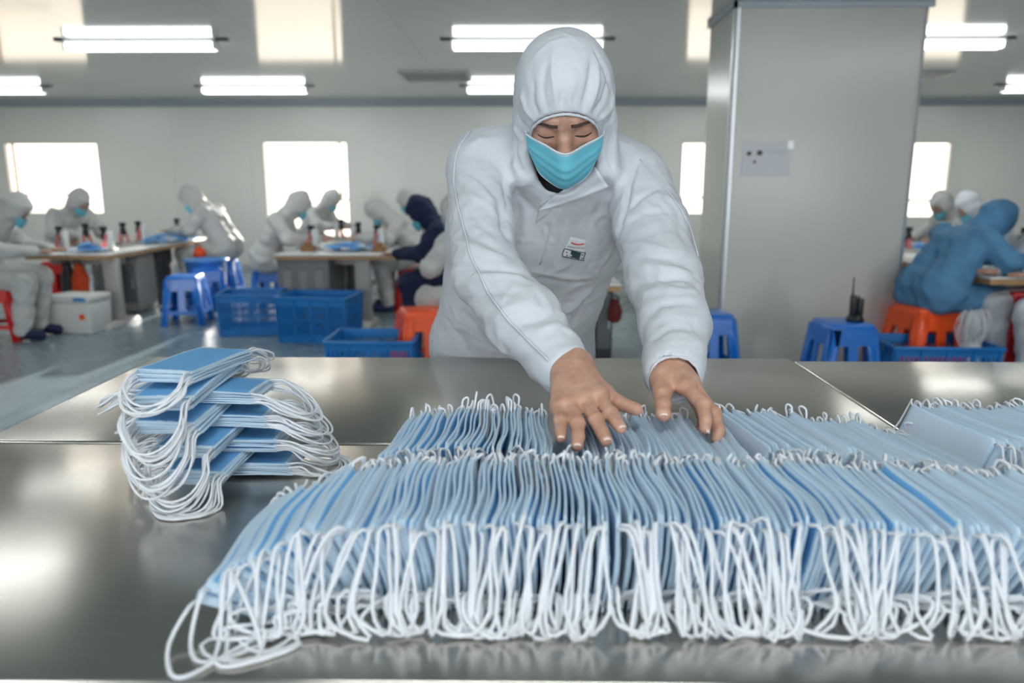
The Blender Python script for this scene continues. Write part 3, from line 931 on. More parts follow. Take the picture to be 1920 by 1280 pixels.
# ------------------------------------------------------------ crates
def crate(W, D, H, loc, rz, label, full_proto=None):
    root = empty('plastic_crate', loc, rz, label=label, cat='crate', group='blue plastic crates on the floor')
    t = 0.012; hx, hy = W / 2, D / 2; f = 0.94
    b = MB(); b.box(-hx * f, hx * f, -hy * f, hy * f, 0.0, 0.012); b.build('crate_bottom', M['bluecrate'], root)
    for (ax_, L, q) in ((0, W, 1), (0, W, -1), (1, D, 1), (1, D, -1)):
        mb = MB()
        o_ = hy if ax_ == 0 else hx
        h2 = L / 2
        def P_(u, z, d):
            k = f + (1 - f) * z / H
            e = q * (o_ * k - d)
            return (u * k, e, z) if ax_ == 0 else (e, u * k, z)
        def slab(u0, u1, z0, z1, d0, d1):
            lo = [P_(u0, z0, d0), P_(u1, z0, d0), P_(u1, z0, d1), P_(u0, z0, d1)]
            hi = [P_(u0, z1, d0), P_(u1, z1, d0), P_(u1, z1, d1), P_(u0, z1, d1)]
            mb.hexa(lo, hi)
        slab(-h2, h2, 0.0, H * 0.16, 0, t * 0.6); slab(-h2, h2, H * 0.80, H, 0, t * 0.6); slab(-h2, h2, H * 0.46, H * 0.52, 0, t * 0.6)
        n = int(L / 0.028)
        for i in range(n + 1):
            u = -h2 + L * i / n
            slab(max(u - 0.006, -h2), min(u + 0.006, h2), H * 0.16, H * 0.80, 0, t * 0.55)
        sd = mb.build('crate_side', M['bluecrate'], root)
        nr = max(2, int(L / 0.13))
        for i in range(nr + 1):
            mr = MB()
            mb = mr
            u = -h2 + 0.006 + (L - 0.012) * i / nr
            slab(u - 0.006, u + 0.006, 0.0, H * 0.97, -0.010, 0.0)
            mr.build('rib', M['bluecrate'], sd)
    mb = MB(); r = 0.016
    for (p, q_, s, u) in ((-hx - r, hx + r, -hy - r, -hy + 0.006), (-hx - r, hx + r, hy - 0.006, hy + r), (-hx - r, -hx + 0.006, -hy, hy), (hx - 0.006, hx + r, -hy, hy)):
        mb.box(p, q_, s, u, H - 0.02, H)
    mb.build('rim', M['bluecrate'], root, bevel=0.004)
    return root
def cf(px0, px1, Y): return at(px0, 600, Y).x, at(px1, 600, Y).x
a, b2 = cf(403, 512, 6.3); crate(b2 - a, 0.42, 0.36, ((a + b2) / 2, 6.3 + 0.23, 0), 0.12, 'blue crate right beside the leftmost blue stools')
a, b2 = cf(518, 655, 6.0); crate(b2 - a, 0.44, 0.38, ((a + b2) / 2, 6.0 + 0.24, 0), -0.1, 'blue crate in front of the louvred cabinet')
a, b2 = cf(606, 770, 4.62); crate(b2 - a, 0.42, 0.31, ((a + b2) / 2, 4.62 + 0.22, 0), 0.0, 'blue crate nearest the steel table, left of the man')
a, b2 = cf(1690, 1888, 4.50); crate(b2 - a, 0.42, 0.31, ((a + b2) / 2, 4.5 + 0.21, 0), -0.05, 'blue crate with red goods in front of the worker in blue')
CR4 = ((a + b2) / 2, 4.71)
# contents of the crates
b = MB(); b.box(-0.26, 0.16, -0.15, 0.15, 0, 0.23)
tag(b.build('red_pack', M['red'], loc=(CR4[0] - 0.02, CR4[1], 0.013), bevel=0.02), 'red pack lying inside the right-hand blue crate', 'pack')
b = MB(); b.box(-0.06, 0.06, -0.1, 0.1, 0, 0.22)
tag(b.build('red_pack', M['red'], loc=(at(752, 600, 4.8).x - 0.02, 4.85, 0.013), bevel=0.02), 'red pack lying inside the blue crate left of the man', 'pack')
# tuft of mask strings above the right crate
mb = MB()
rnd = random.Random(3)
cx, cy = at(1832, 600, 4.62).x, 4.66
for i in range(90):
    a0 = rnd.uniform(0, 6.28); r0 = rnd.uniform(0.0, 0.05)
    x0, y0 = cx + r0 * math.cos(a0), cy + r0 * math.sin(a0) * 0.7
    ou = rnd.uniform(0.02, 0.075)
    pts = [(x0, y0, 0.25), (x0 + ou * math.cos(a0), y0 + ou * 0.8 * math.sin(a0), 0.38 + rnd.uniform(-0.03, 0.06)), (x0 + 0.4 * ou * math.cos(a0), y0, 0.50 + rnd.uniform(-0.03, 0.02)),
           (x0 - 0.6 * ou * math.cos(a0 + 0.8), y0 + 0.02, 0.40 + rnd.uniform(-0.03, 0.03)), (x0 - 0.3 * ou, y0 - 0.02, 0.26)]
    mb.tube(spline(pts, 12), 0.0022, 4)
tag(mb.build('string_bundle', M['string']), 'white bushy bundle of ear loop strings standing up from the right crate', 'strings', None, 'stuff')
b = MB(); b.cyl((cx, cy, 0.014), (cx, cy, 0.3), 0.055, 0.06, 14); tag(b.build('loop_pot', M['paper']), 'pale pot holding the white string bundle in the right crate', 'pot')

# foam box, bags and clutter
p = fl_at(122, 6.4)
root = empty('foam_box', (p[0], 6.55, 0), -0.12, label='white foam box on the floor beside the seated worker at far left', cat='box')
b = MB(); b.hexa([(-0.19, -0.14, 0), (0.19, -0.14, 0), (0.19, 0.14, 0), (-0.19, 0.14, 0)], [(-0.20, -0.15, 0.27), (0.20, -0.15, 0.27), (0.20, 0.15, 0.27), (-0.20, 0.15, 0.27)]); b.build('body', M['foam'], root, bevel=0.012)
b = MB(); b.box(-0.205, 0.205, -0.155, 0.155, 0.272, 0.33); b.build('lid', M['foam'], root, bevel=0.012)
b = MB(); b.cyl((0.12, -0.147, 0.15), (0.12, -0.150, 0.15), 0.028, n=12); b.build('orange_sticker', M['orange'], root)
b = MB(); b.box(0.06, 0.17, -0.1585, -0.1555, 0.285, 0.32); b.build('blue_sticker', M['clearblue'], root)
def bag(name, m, px, py0, py1, Y, w, label, cat='bag'):
    z0, z1 = max(at(px, py1, Y).z, 0.0), at(px, py0, Y).z
    x = at(px, py0, Y).x
    V, Q = surface_net(lambda P: s_min(chain(P, [(x - w * 0.12, Y, z0 + w * 0.36), (x + w * 0.05, Y, (z0 + z1) / 2), (x, Y, z1 - w * 0.28)], [w * 0.34, w * 0.42, w * 0.2], 0.03),
                                       s_cap(P, (x + w * 0.14, Y, z0 + w * 0.34), (x, Y, z1 - w * 0.2), w * 0.33, w * 0.15), 0.04), (x - w, Y - w, z0 - 0.01), (x + w, Y + w, z1 + 0.03), w / 22)
    me = np_mesh(name, V, Q); me.materials.append(m)
    o = link(name, me); tag(o, label, cat)
    h = MB(); h.tube(spline([(x - 0.03, Y - 0.01, z1 - 0.04), (x - 0.02, Y - 0.02, z1 + 0.02), (x + 0.02, Y - 0.02, z1 + 0.02), (x + 0.03, Y - 0.01, z1 - 0.04)], 12), 0.006, 6)
    h.build('handle', M['black'], o)
    return o
bag('carry_bag', M['orange'], 146, 492, 552, 6.95, 0.16, 'orange-red bag hanging under the left worktable')
bag('carry_bag', M['darkgrey'], 124, 490, 552, 6.98, 0.15, 'dark bag hanging beside the orange one under the left worktable')
bag('carry_bag', M['orange'], 372, 462, 484, 8.2, 0.13, 'orange-red bag at the far end of the left worktable')
bag('carry_bag', M['navy'], 205, 490, 540, 7.3, 0.14, 'dark blue bag under the left worktable behind its leg')
bag('carry_bag', mat('maroon_cloth', (0.16, 0.02, 0.02), 0.8), 1152, 560, 604, 5.2, 0.10, 'dark red bag under the worktable between the man’s arm and torso')
# metal boxes under the left worktable
for (px0, px1, py0, py1, Y, m, lab) in ((212, 262, 500, 570, 7.5, 'palegrey', 'pale power supply box under the left worktable'), (268, 300, 498, 575, 8.0, 'darkgrey', 'dark steel cabinet under the far end of the left worktable'),
                                        (1118, 1150, 560, 640, 5.4, 'darkgrey', 'dark steel box under the worktable glimpsed below the man’s arm'), (1690, 1722, 500, 610, 6.75, 'darkgrey', 'dark steel cabinet right of the pillar'),
                                        (625, 655, 500, 560, 7.4, 'darkgrey', 'dark steel box beside the louvred cabinet')):
    a, b2 = at(px0, 540, Y).x, at(px1, 540, Y).x
    zt_ = TZ - 0.06
    root = empty('steel_box', ((a + b2) / 2, Y, 0), label=lab, cat='box')
    w2 = (b2 - a) / 2
    b = MB(); b.box(-w2, w2, 0, 0.35, 0.02, zt_ - 0.02); b.build('body', M[m], root, bevel=0.006)
    b = MB(); b.box(-w2 * 0.8, w2 * 0.8, -0.008, -0.0005, 0.1, zt_ - 0.1); b.build('door', M['grey'], root, bevel=0.003)
    b = MB(); b.box(w2 * 0.5, w2 * 0.65, -0.02, -0.009, 0.25, 0.35); b.build('handle', M['alu'], root)
p = fl_at(405, 8.0)
root = empty('clear_tub', (p[0], 7.75, 0.0), 0.1, label='light blue tub glowing in the sun behind the blue stools', cat='tub')
b = MB(); b.lathe((0, 0, 0), [(0.0, 0.0), (0.16, 0.0), (0.20, 0.50), (0.215, 0.505), (0.215, 0.52), (0.19, 0.52), (0.15, 0.02), (0, 0.02)], 24); b.build('tub_body', M['clearblue'], root)
b = MB(); b.tube([(0.22 * math.cos(t * 0.2618), 0.22 * math.sin(t * 0.2618), 0.512) for t in range(24)], 0.008, 6, closed=True); b.build('rim', M['clearblue'], root)
# ============================================================ SEATED WORKERS
FORE = 'seated workers in hooded suits'
def rotm(rx, rz=0.0):
    """head frame: columns = right, forward, up in body space where the body faces +y"""
    return np.array(Matrix.Rotation(rz, 3, 'Z') @ Matrix.Rotation(rx, 3, 'X'), dtype=np.float32)
def worker_meshes(lean=0.35, head=-0.6, hz=0.0, seed=0, hands_z=0.72, reach=0.45):
    """facing +y, seat at .45; returns body mesh, suit mesh, mask mesh, boots mesh"""
    L = 0.50
    hip = np.array([0, 0.0, 0.54])
    ch = hip + np.array([0, math.sin(lean) * 0.34, math.cos(lean) * 0.34])
    nk = ch + np.array([0, math.sin(lean + 0.25) * 0.17, math.cos(lean + 0.25) * 0.17])
    hc = nk + np.array([0, math.sin(lean + 0.5) * 0.13, math.cos(lean + 0.4) * 0.12])
    R = rotm(head, hz)
    def loc(p): return hc + R @ np.array(p)
    sh = [ch + np.array([s * 0.165, 0.02, 0.08]) for s in (-1, 1)]
    el = [np.array([s * 0.25, ch[1] + 0.13, hands_z + 0.03]) for s in (-1, 1)]
    wr = [np.array([s * 0.12, reach, hands_z + 0.02]) for s in (-1, 1)]
    hd = [np.array([s * 0.07, reach + 0.10, hands_z]) for s in (-1, 1)]
    kn = [np.array([s * 0.13, 0.42, 0.50]) for s in (-1, 1)]
    an = [np.array([s * 0.13, 0.36, 0.10]) for s in (-1, 1)]
    toe = [np.array([s * 0.14, 0.50, 0.045]) for s in (-1, 1)]
    def body(P):
        d = s_ell(P, loc((0, 0.0, 0.02)), (0.074, 0.092, 0.112), R)
        d = s_min(d, s_ell(P, loc((0, 0.03, -0.05)), (0.058, 0.06, 0.075), R), 0.02)
        d = s_min(d, s_cap(P, loc((0, 0.085, 0.0)), loc((0, 0.105, -0.03)), 0.010, 0.014), 0.01)
        d = s_min(d, chain(P, [hc, nk, ch, hip], [0.05, 0.05, 0.10, 0.11]), 0.03)
        for s in (0, 1):
            d = s_min(d, chain(P, [sh[s], el[s], wr[s]], [0.045, 0.038, 0.026]), 0.02)
            d = s_min(d, s_ell(P, (wr[s] + hd[s]) / 2 + np.array([0, 0.02, 0]), (0.038, 0.055, 0.016)), 0.015)
            for k in range(4):
                o = (k - 1.5) * 0.019
                d = s_min(d, chain(P, [wr[s] + np.array([o, 0.07, 0.0]), wr[s] + np.array([o * 1.25, 0.115, -0.005]), wr[s] + np.array([o * 1.3, 0.145 - abs(o) * 0.5, -0.02])], [0.009, 0.008, 0.007]), 0.004)
            q = -1 if s == 1 else 1
            d = s_min(d, chain(P, [wr[s] + np.array([q * 0.03, 0.03, 0]), wr[s] + np.array([q * 0.055, 0.075, -0.006])], [0.011, 0.008]), 0.008)
            d = s_min(d, chain(P, [hip + np.array([(-1, 1)[s] * 0.08, 0, -0.02]), kn[s], an[s]], [0.08, 0.055, 0.04]), 0.03)
        return d
    def suit(P):
        d = s_ell(P, loc((0, -0.008, 0.022)), (0.100, 0.118, 0.132), R)
        d = s_min(d, chain(P, [loc((0, -0.01, -0.03)), nk, ch], [0.088, 0.085, 0.13], 0.03), 0.04)
        for sx in (-1, 1):
            d = s_min(d, chain(P, [ch + np.array([sx * 0.10, 0, 0.02]), hip + np.array([sx * 0.085, 0, 0.04]), hip + np.array([sx * 0.09, 0.0, -0.0])], [0.105, 0.125, 0.13], 0.05), 0.06)
        for s in (0, 1):
            d = s_min(d, chain(P, [sh[s], el[s], wr[s]], [0.078, 0.068, 0.044], 0.03), 0.035)
            d = s_min(d, chain(P, [hip + np.array([(-1, 1)[s] * 0.09, 0.02, -0.005]), kn[s], an[s]], [0.105, 0.088, 0.072], 0.03), 0.04)
        X, Y, Z = P[..., 0], P[..., 1], P[..., 2]
        d = d + 0.006 * np.sin(Z * 46 + 9 * X + seed) * np.sin(Y * 30 + 14 * Z + seed * 2) + 0.004 * np.sin(X * 70 + Z * 33 + seed)
        cut = s_ell(P, loc((0, 0.10, -0.025)), (0.062, 0.06, 0.085), R)
        return np.maximum(d, -cut)
    def boots(P):
        return np.maximum(chain(P, [an[1] + np.array([0, -0.03, -0.04]), toe[1]], [0.05, 0.042], 0.02), 0.004 - P[..., 2])
    lo, hi = (-0.40, -0.22, 0.0), (0.40, 0.78, 1.36)
    Vb, Qb = surface_net(body, lo, hi, 0.0095)
    Vs, Qs = surface_net(suit, lo, hi, 0.0125)
    Vo, Qo = surface_net(boots, (0.02, 0.2, 0), (0.25, 0.6, 0.18), 0.012)
    mb = MB()
    n = 10; mrows = 6
    vs_ = []
    for o_ in (0, 0.004):
        for j in range(mrows + 1):
            for i in range(n + 1):
                u, v = -1 + 2 * i / n, j / mrows
                th = u * 1.15
                rr = 0.070 + 0.006 * math.sin(v * math.pi) - o_
                z = -0.018 - 0.085 * v * (1 - 0.25 * u * u) + 0.012 * u * u
                p = (rr * 1.0 * math.sin(th), 0.034 + (rr + 0.018 * (1 - abs(u))) * math.cos(th) * 1.0, z)
                vs_.append(tuple(loc(p)))
    k = (n + 1) * (mrows + 1)
    fs_ = [(j * (n + 1) + i, j * (n + 1) + i + 1, (j + 1) * (n + 1) + i + 1, (j + 1) * (n + 1) + i) for j in range(mrows) for i in range(n)]
    mb.add(vs_, [f[::-1] for f in fs_] + [tuple(a + k for a in f) for f in fs_], 0, True)
    for sx in (-1, 1):
        mb.tube(spline([loc((sx * 0.066, 0.06, -0.02)), loc((sx * 0.078, 0.03, -0.01)), loc((sx * 0.082, 0.0, -0.02)), loc((sx * 0.076, 0.03, -0.06)), loc((sx * 0.062, 0.058, -0.085))], 10), 0.002, 4)
    return np_mesh('person', Vb, Qb), np_mesh('coverall', Vs, Qs), mb.mesh('worn_mask'), np_mesh('shoe_cover', Vo, Qo)

variants = {}
VAR = {'upright': dict(lean=0.22, head=-0.42, seed=1), 'hunch': dict(lean=0.62, head=-0.95, seed=2, reach=0.62), 'mid': dict(lean=0.42, head=-0.7, hz=0.25, seed=3, reach=0.52)}
def worker(kind, loc, facing, label, suit='bgsuit', shoe='shoe', sc=1.0, mask='worn'):
    """facing: heading in radians, 0 = +y away from the camera"""
    if kind not in variants: variants[kind] = worker_meshes(**VAR[kind])
    b, s, k, o_ = variants[kind]
    b2 = b if b.materials else b
    if not b.materials: b.materials.append(M['skin'])
    o = link('person', b); o.location = loc; o.rotation_euler = (0, 0, facing); o.scale = (sc, sc, sc)
    tag(o, label, 'person', FORE)
    for nm, me, mm in (('coverall', s, suit), ('worn_mask', k, mask), ('shoe_cover', o_, shoe)):
        m2 = me.copy(); m2.materials.append(M[mm]); link(nm, m2, None, o)
    link('shoe_cover', m2, None, o, (-0.27, 0, 0))
    return o
R90 = math.pi / 2
def wl(px, Y): q = at(px, 500, Y); return (q.x, Y, 0.0)
worker('mid', wl(-42, 6.2), -R90 + 0.1, 'seated worker in white at the left picture edge, on a red stool', shoe='navy')
worker('mid', wl(128, 8.3), -R90 - 0.55, 'seated worker with blue mask before the left window', sc=1.02)
worker('mid', wl(428, 8.5), R90 - 0.1, 'seated worker in white with a sunlit back by the blue stools', sc=1.04)
worker('mid', wl(498, 7.5), -R90 + 0.15, 'hunched worker in white at the left side of the middle worktable', sc=1.0)
worker('mid', wl(583, 10.0), -R90 - 0.3, 'farthest small worker silhouetted against the bright middle window')
worker('hunch', wl(795, 7.75), R90 + 0.05, 'cream-suited worker bending over the right side of the middle worktable')
worker('mid', wl(818, 9.6), R90 + 0.2, 'worker farthest back, just left of the man’s shoulder')
worker('upright', wl(893, 5.12), 0.75, 'seated worker in white seen from behind next to the man’s hip', sc=0.95)
worker('mid', wl(868, 6.1), 1.35, 'worker in dark navy suit behind the white one at the man’s hip', suit='navy', sc=0.98)
worker('mid', wl(1272, 8.6), R90 - 0.3, 'worker in cream seen between the man’s sleeve and the pillar')
worker('mid', wl(1800, 7.9), R90 + 0.35, 'worker in cream with teal mask right of the pillar', suit='bgsuit')
worker('mid', wl(1880, 7.0), R90 - 0.1, 'worker in shiny white hood behind the person in blue', suit='suit')
worker('hunch', wl(1745, 5.0), -R90 + 0.25, 'worker in blue gown hunched on the orange stool', suit='bluesuit', shoe='bluesuit', sc=1.04)
worker('upright', wl(2010, 4.85), R90 + 0.25, 'worker in white at the right picture edge, only a sleeve in view', suit='suit', sc=1.0)

# ============================================================ THE STANDING MAN
HCN = at(1058, 204, 1.505)                       # head centre
HP, HT = math.radians(37), math.radians(2)      # pitch down, tilt
Rh = Matrix.Rotation(math.radians(180 - 2), 3, 'Z') @ Matrix.Rotation(-HP, 3, 'X') @ Matrix.Rotation(HT, 3, 'Y')
# local: x = his right ... we mirror so that +x is picture-left; forward = +y local, up = +z local
RhN = np.array(Rh, dtype=np.float32)
def hl(p): return HCN + Rh @ Vector(p)

def head_sdf(P):
    q = (P - A3(HCN)) @ RhN
    def e(c, r): return s_ell(q, c, r)
    d = e((0, -0.012, 0.024), (0.076, 0.096, 0.086))
    d = s_min(d, e((0, 0.026, -0.030), (0.064, 0.062, 0.086)), 0.03)
    d = s_min(d, e((0, 0.058, -0.098), (0.030, 0.026, 0.022)), 0.03)
    d = s_min(d, chain(q, [(-0.046, 0.066, 0.022), (-0.018, 0.082, 0.026), (0.018, 0.082, 0.026), (0.046, 0.066, 0.022)], [0.013, 0.014, 0.014, 0.013], 0.01), 0.014)
    for s in (-1, 1):
        d = s_max(d, -e((s * 0.034, 0.098, 0.001), (0.022, 0.020, 0.014)), 0.012)
        d = s_min(d, e((s * 0.033, 0.0655, 0.001), (0.0185, 0.0165, 0.0135)), 0.006)      # lid over the eyeball
        d = s_min(d, e((s * 0.036, 0.071, -0.018), (0.018, 0.010, 0.0065)), 0.008)        # bag under the eye
        d = s_min(d, e((s * 0.043, 0.056, -0.034), (0.024, 0.022, 0.020)), 0.02)          # cheekbone
        d = s_min(d, e((s * 0.079, -0.008, -0.008), (0.008, 0.018, 0.030)), 0.006)        # ear
        d = s_min(d, e((s * 0.0125, 0.097, -0.036), (0.0085, 0.010, 0.008)), 0.006)
    d = s_min(d, chain(q, [(0, 0.078, 0.012), (0, 0.092, -0.010), (0, 0.101, -0.033)], [0.0085, 0.0100, 0.0125], 0.008), 0.012)
    d = s_min(d, chain(q, [(-0.02, 0.080, -0.064), (0, 0.090, -0.062), (0.02, 0.080, -0.064)], [0.004, 0.007, 0.004], 0.005), 0.006)
    d = s_min(d, chain(q, [(-0.017, 0.079, -0.072), (0, 0.088, -0.073), (0.017, 0.079, -0.072)], [0.004, 0.007, 0.004], 0.005), 0.006)
    # vertical furrow between the brows
    d = s_max(d, -s_cap(q, (0.004, 0.097, 0.022), (0.004, 0.095, 0.034), 0.003, 0.002), 0.006)
    d = s_min(d, s_cap(P, hl((0, -0.02, -0.06)), NECK, 0.056, 0.058), 0.02)
    return d
NECK = at(1058, 322, 1.60)

# joints (true distances)
RS, RE, RW = at(898, 322, 1.60), at(912, 512, 1.37), at(1063, 692, 1.140)
LS, LE, LW = at(1196, 345, 1.60), at(1243, 520, 1.38), at(1263, 695, 1.130)
hipz = 0.80
HIPL, HIPR = at(892, 640, 1.985), at(1030, 640, 1.985)
PEL = [Vector((HIPL.x, 2.04, hipz)), Vector((HIPR.x, 2.04, hipz))]
KN = [Vector((HIPL.x - 0.01, 2.03, 0.47)), Vector((HIPR.x + 0.01, 2.03, 0.47))]
AN = [Vector((HIPL.x - 0.01, 2.08, 0.10)), Vector((HIPR.x + 0.01, 2.08, 0.10))]

def core_sdf(P):
    d = chain(P, [NECK, at(1040, 430, 1.74), at(962, 640, 1.96), (PEL[0] + PEL[1]) / 2], [0.06, 0.11, 0.11, 0.12], 0.05)
    for a, b, c in ((RS, RE, RW), (LS, LE, LW)):
        d = s_min(d, chain(P, [a, b, c], [0.046, 0.038, 0.0265], 0.01), 0.03)
    for k in (0, 1):
        d = s_min(d, chain(P, [PEL[k], KN[k], AN[k]], [0.085, 0.055, 0.042], 0.02), 0.03)
    return d

CHW = 1.0
def suit_sdf(P):
    TL = [HIPL, at(930, 430, 1.75), at(912, 325, 1.635)]
    TR = [HIPR, at(1095, 430, 1.75), at(1170, 345, 1.635)]
    TM = [at(960, 640, 1.97), at(1012, 430, 1.73), at(1048, 330, 1.62)]
    d = chain(P, TL, [0.108, 0.105, 0.070], 0.05)
    d = s_min(d, chain(P, TR, [0.100, 0.098, 0.068], 0.05), 0.07)
    d = s_min(d, chain(P, TM, [0.118, 0.112, 0.085], 0.05), 0.07)
    # shoulder yoke up to the neck
    d = s_min(d, chain(P, [at(905, 302, 1.62), at(1055, 285, 1.60), at(1180, 322, 1.62)], [0.062, 0.078, 0.058], 0.05), 0.05)
    for k in (0, 1):
        d = s_min(d, chain(P, [(HIPL, HIPR)[k], PEL[k], KN[k], AN[k]], [0.11, 0.115, 0.095, 0.08], 0.05), 0.05)
    # sleeves
    armR = chain(P, [RS, at(903, 420, 1.49), RE, at(985, 602, 1.252), at(1036, 665, 1.175)], [0.066, 0.062, 0.0605, 0.060, 0.047], 0.02)
    armL = chain(P, [LS, at(1222, 430, 1.50), LE, at(1266, 610, 1.25), at(1266, 672, 1.165)], [0.068, 0.070, 0.0675, 0.056, 0.0455], 0.02)
    cufR = chain(P, [at(1036, 665, 1.18), at(1056, 690, 1.145)], [0.050, 0.044], 0.01)
    cufL = chain(P, [at(1264, 672, 1.17), at(1262, 696, 1.138)], [0.050, 0.0475], 0.01)
    armR = s_min(armR, cufR, 0.01); armL = s_min(armL, cufL, 0.01)
    # wrist openings
    dR = (RW - RE).normalized(); dL = (LW - LE).normalized()
    armR = s_max(armR, -s_cap(P, RW + dR * 0.004, RW + dR * 0.09, 0.034, 0.036), 0.006)
    armL = s_max(armL, -s_cap(P, LW + dL * 0.002, LW + dL * 0.09, 0.034, 0.036), 0.006)
    d = s_min(d, armR, 0.018); d = s_min(d, armL, 0.018)
    # hood
    q = (P - A3(HCN)) @ RhN
    h = s_ell(q, (0, -0.012, 0.026), (0.0955, 0.118, 0.104))
    h = s_min(h, s_ell(q, (0, -0.010, 0.075), (0.066, 0.080, 0.056)), 0.04)
    h = s_min(h, s_cap(P, hl((0, -0.012, -0.02)), at(1056, 285, 1.60), 0.084, 0.094), 0.03)
    # soft rolls of the hood beside the face
    h = s_min(h, s_cap(P, hl((0.080, 0.012, -0.02)), at(985, 325, 1.535), 0.016, 0.026), 0.03)
    h = s_min(h, s_cap(P, hl((-0.082, 0.010, -0.03)), at(1136, 318, 1.53), 0.018, 0.028), 0.03)
    d = s_min(d, h, 0.03)
    # throat opening (V)
    v = np.minimum(s_cap(P, at(1055, 300, 1.46), at(1036, 353, 1.50), 0.064, 0.020), s_cap(P, at(1055, 300, 1.52), at(1035, 352, 1.59), 0.064, 0.020))
    v = np.minimum(v, s_cap(P, at(1088, 306, 1.48), at(1044, 350, 1.56), 0.040, 0.018))
    d = s_max(d, -v, 0.010)
    # face opening
    f = s_ell(q, (0.0, 0.105, -0.040), (0.0755, 0.085, 0.092))
    d = s_max(d, -f, 0.006)
    return d

lo = (min(HIPL.x, RS.x) - 0.28, 0.98, 0.0); hi = (LE.x + 0.16, 2.26, 1.68)
Vu, Qu = surface_net(suit_sdf, (-0.32, 1.02, 0.06), (0.42, 2.22, 1.70), 0.0050)
Vu = relax(Vu, Qu, 3, 0.5)

# --- creases: 3-D polylines on the fabric, found by casting onto the smooth suit
bv = BVHTree.FromPolygons([Vector(v) for v in Vu], [tuple(int(i) for i in q) for q in Qu])
O_ = Vector((0, 0, CAM_H))
def hit(px, py):
    d = ray(px, py).normalized()
    l_, n_, i_, _ = bv.ray_cast(O_, d)
    return (l_, n_) if l_ is not None else (None, None)
def hline(pts, step=9):
    out = []
    for (a, b) in zip(pts[:-1], pts[1:]):
        k = max(2, int(math.hypot(b[0] - a[0], b[1] - a[1]) / step))
        for i in range(k):
            t = i / k
            l_, n_ = hit(a[0] + (b[0] - a[0]) * t, a[1] + (b[1] - a[1]) * t)
            if l_ is not None: out.append((l_, n_))
    l_, n_ = hit(*pts[-1])
    if l_ is not None: out.append((l_, n_))
    return out
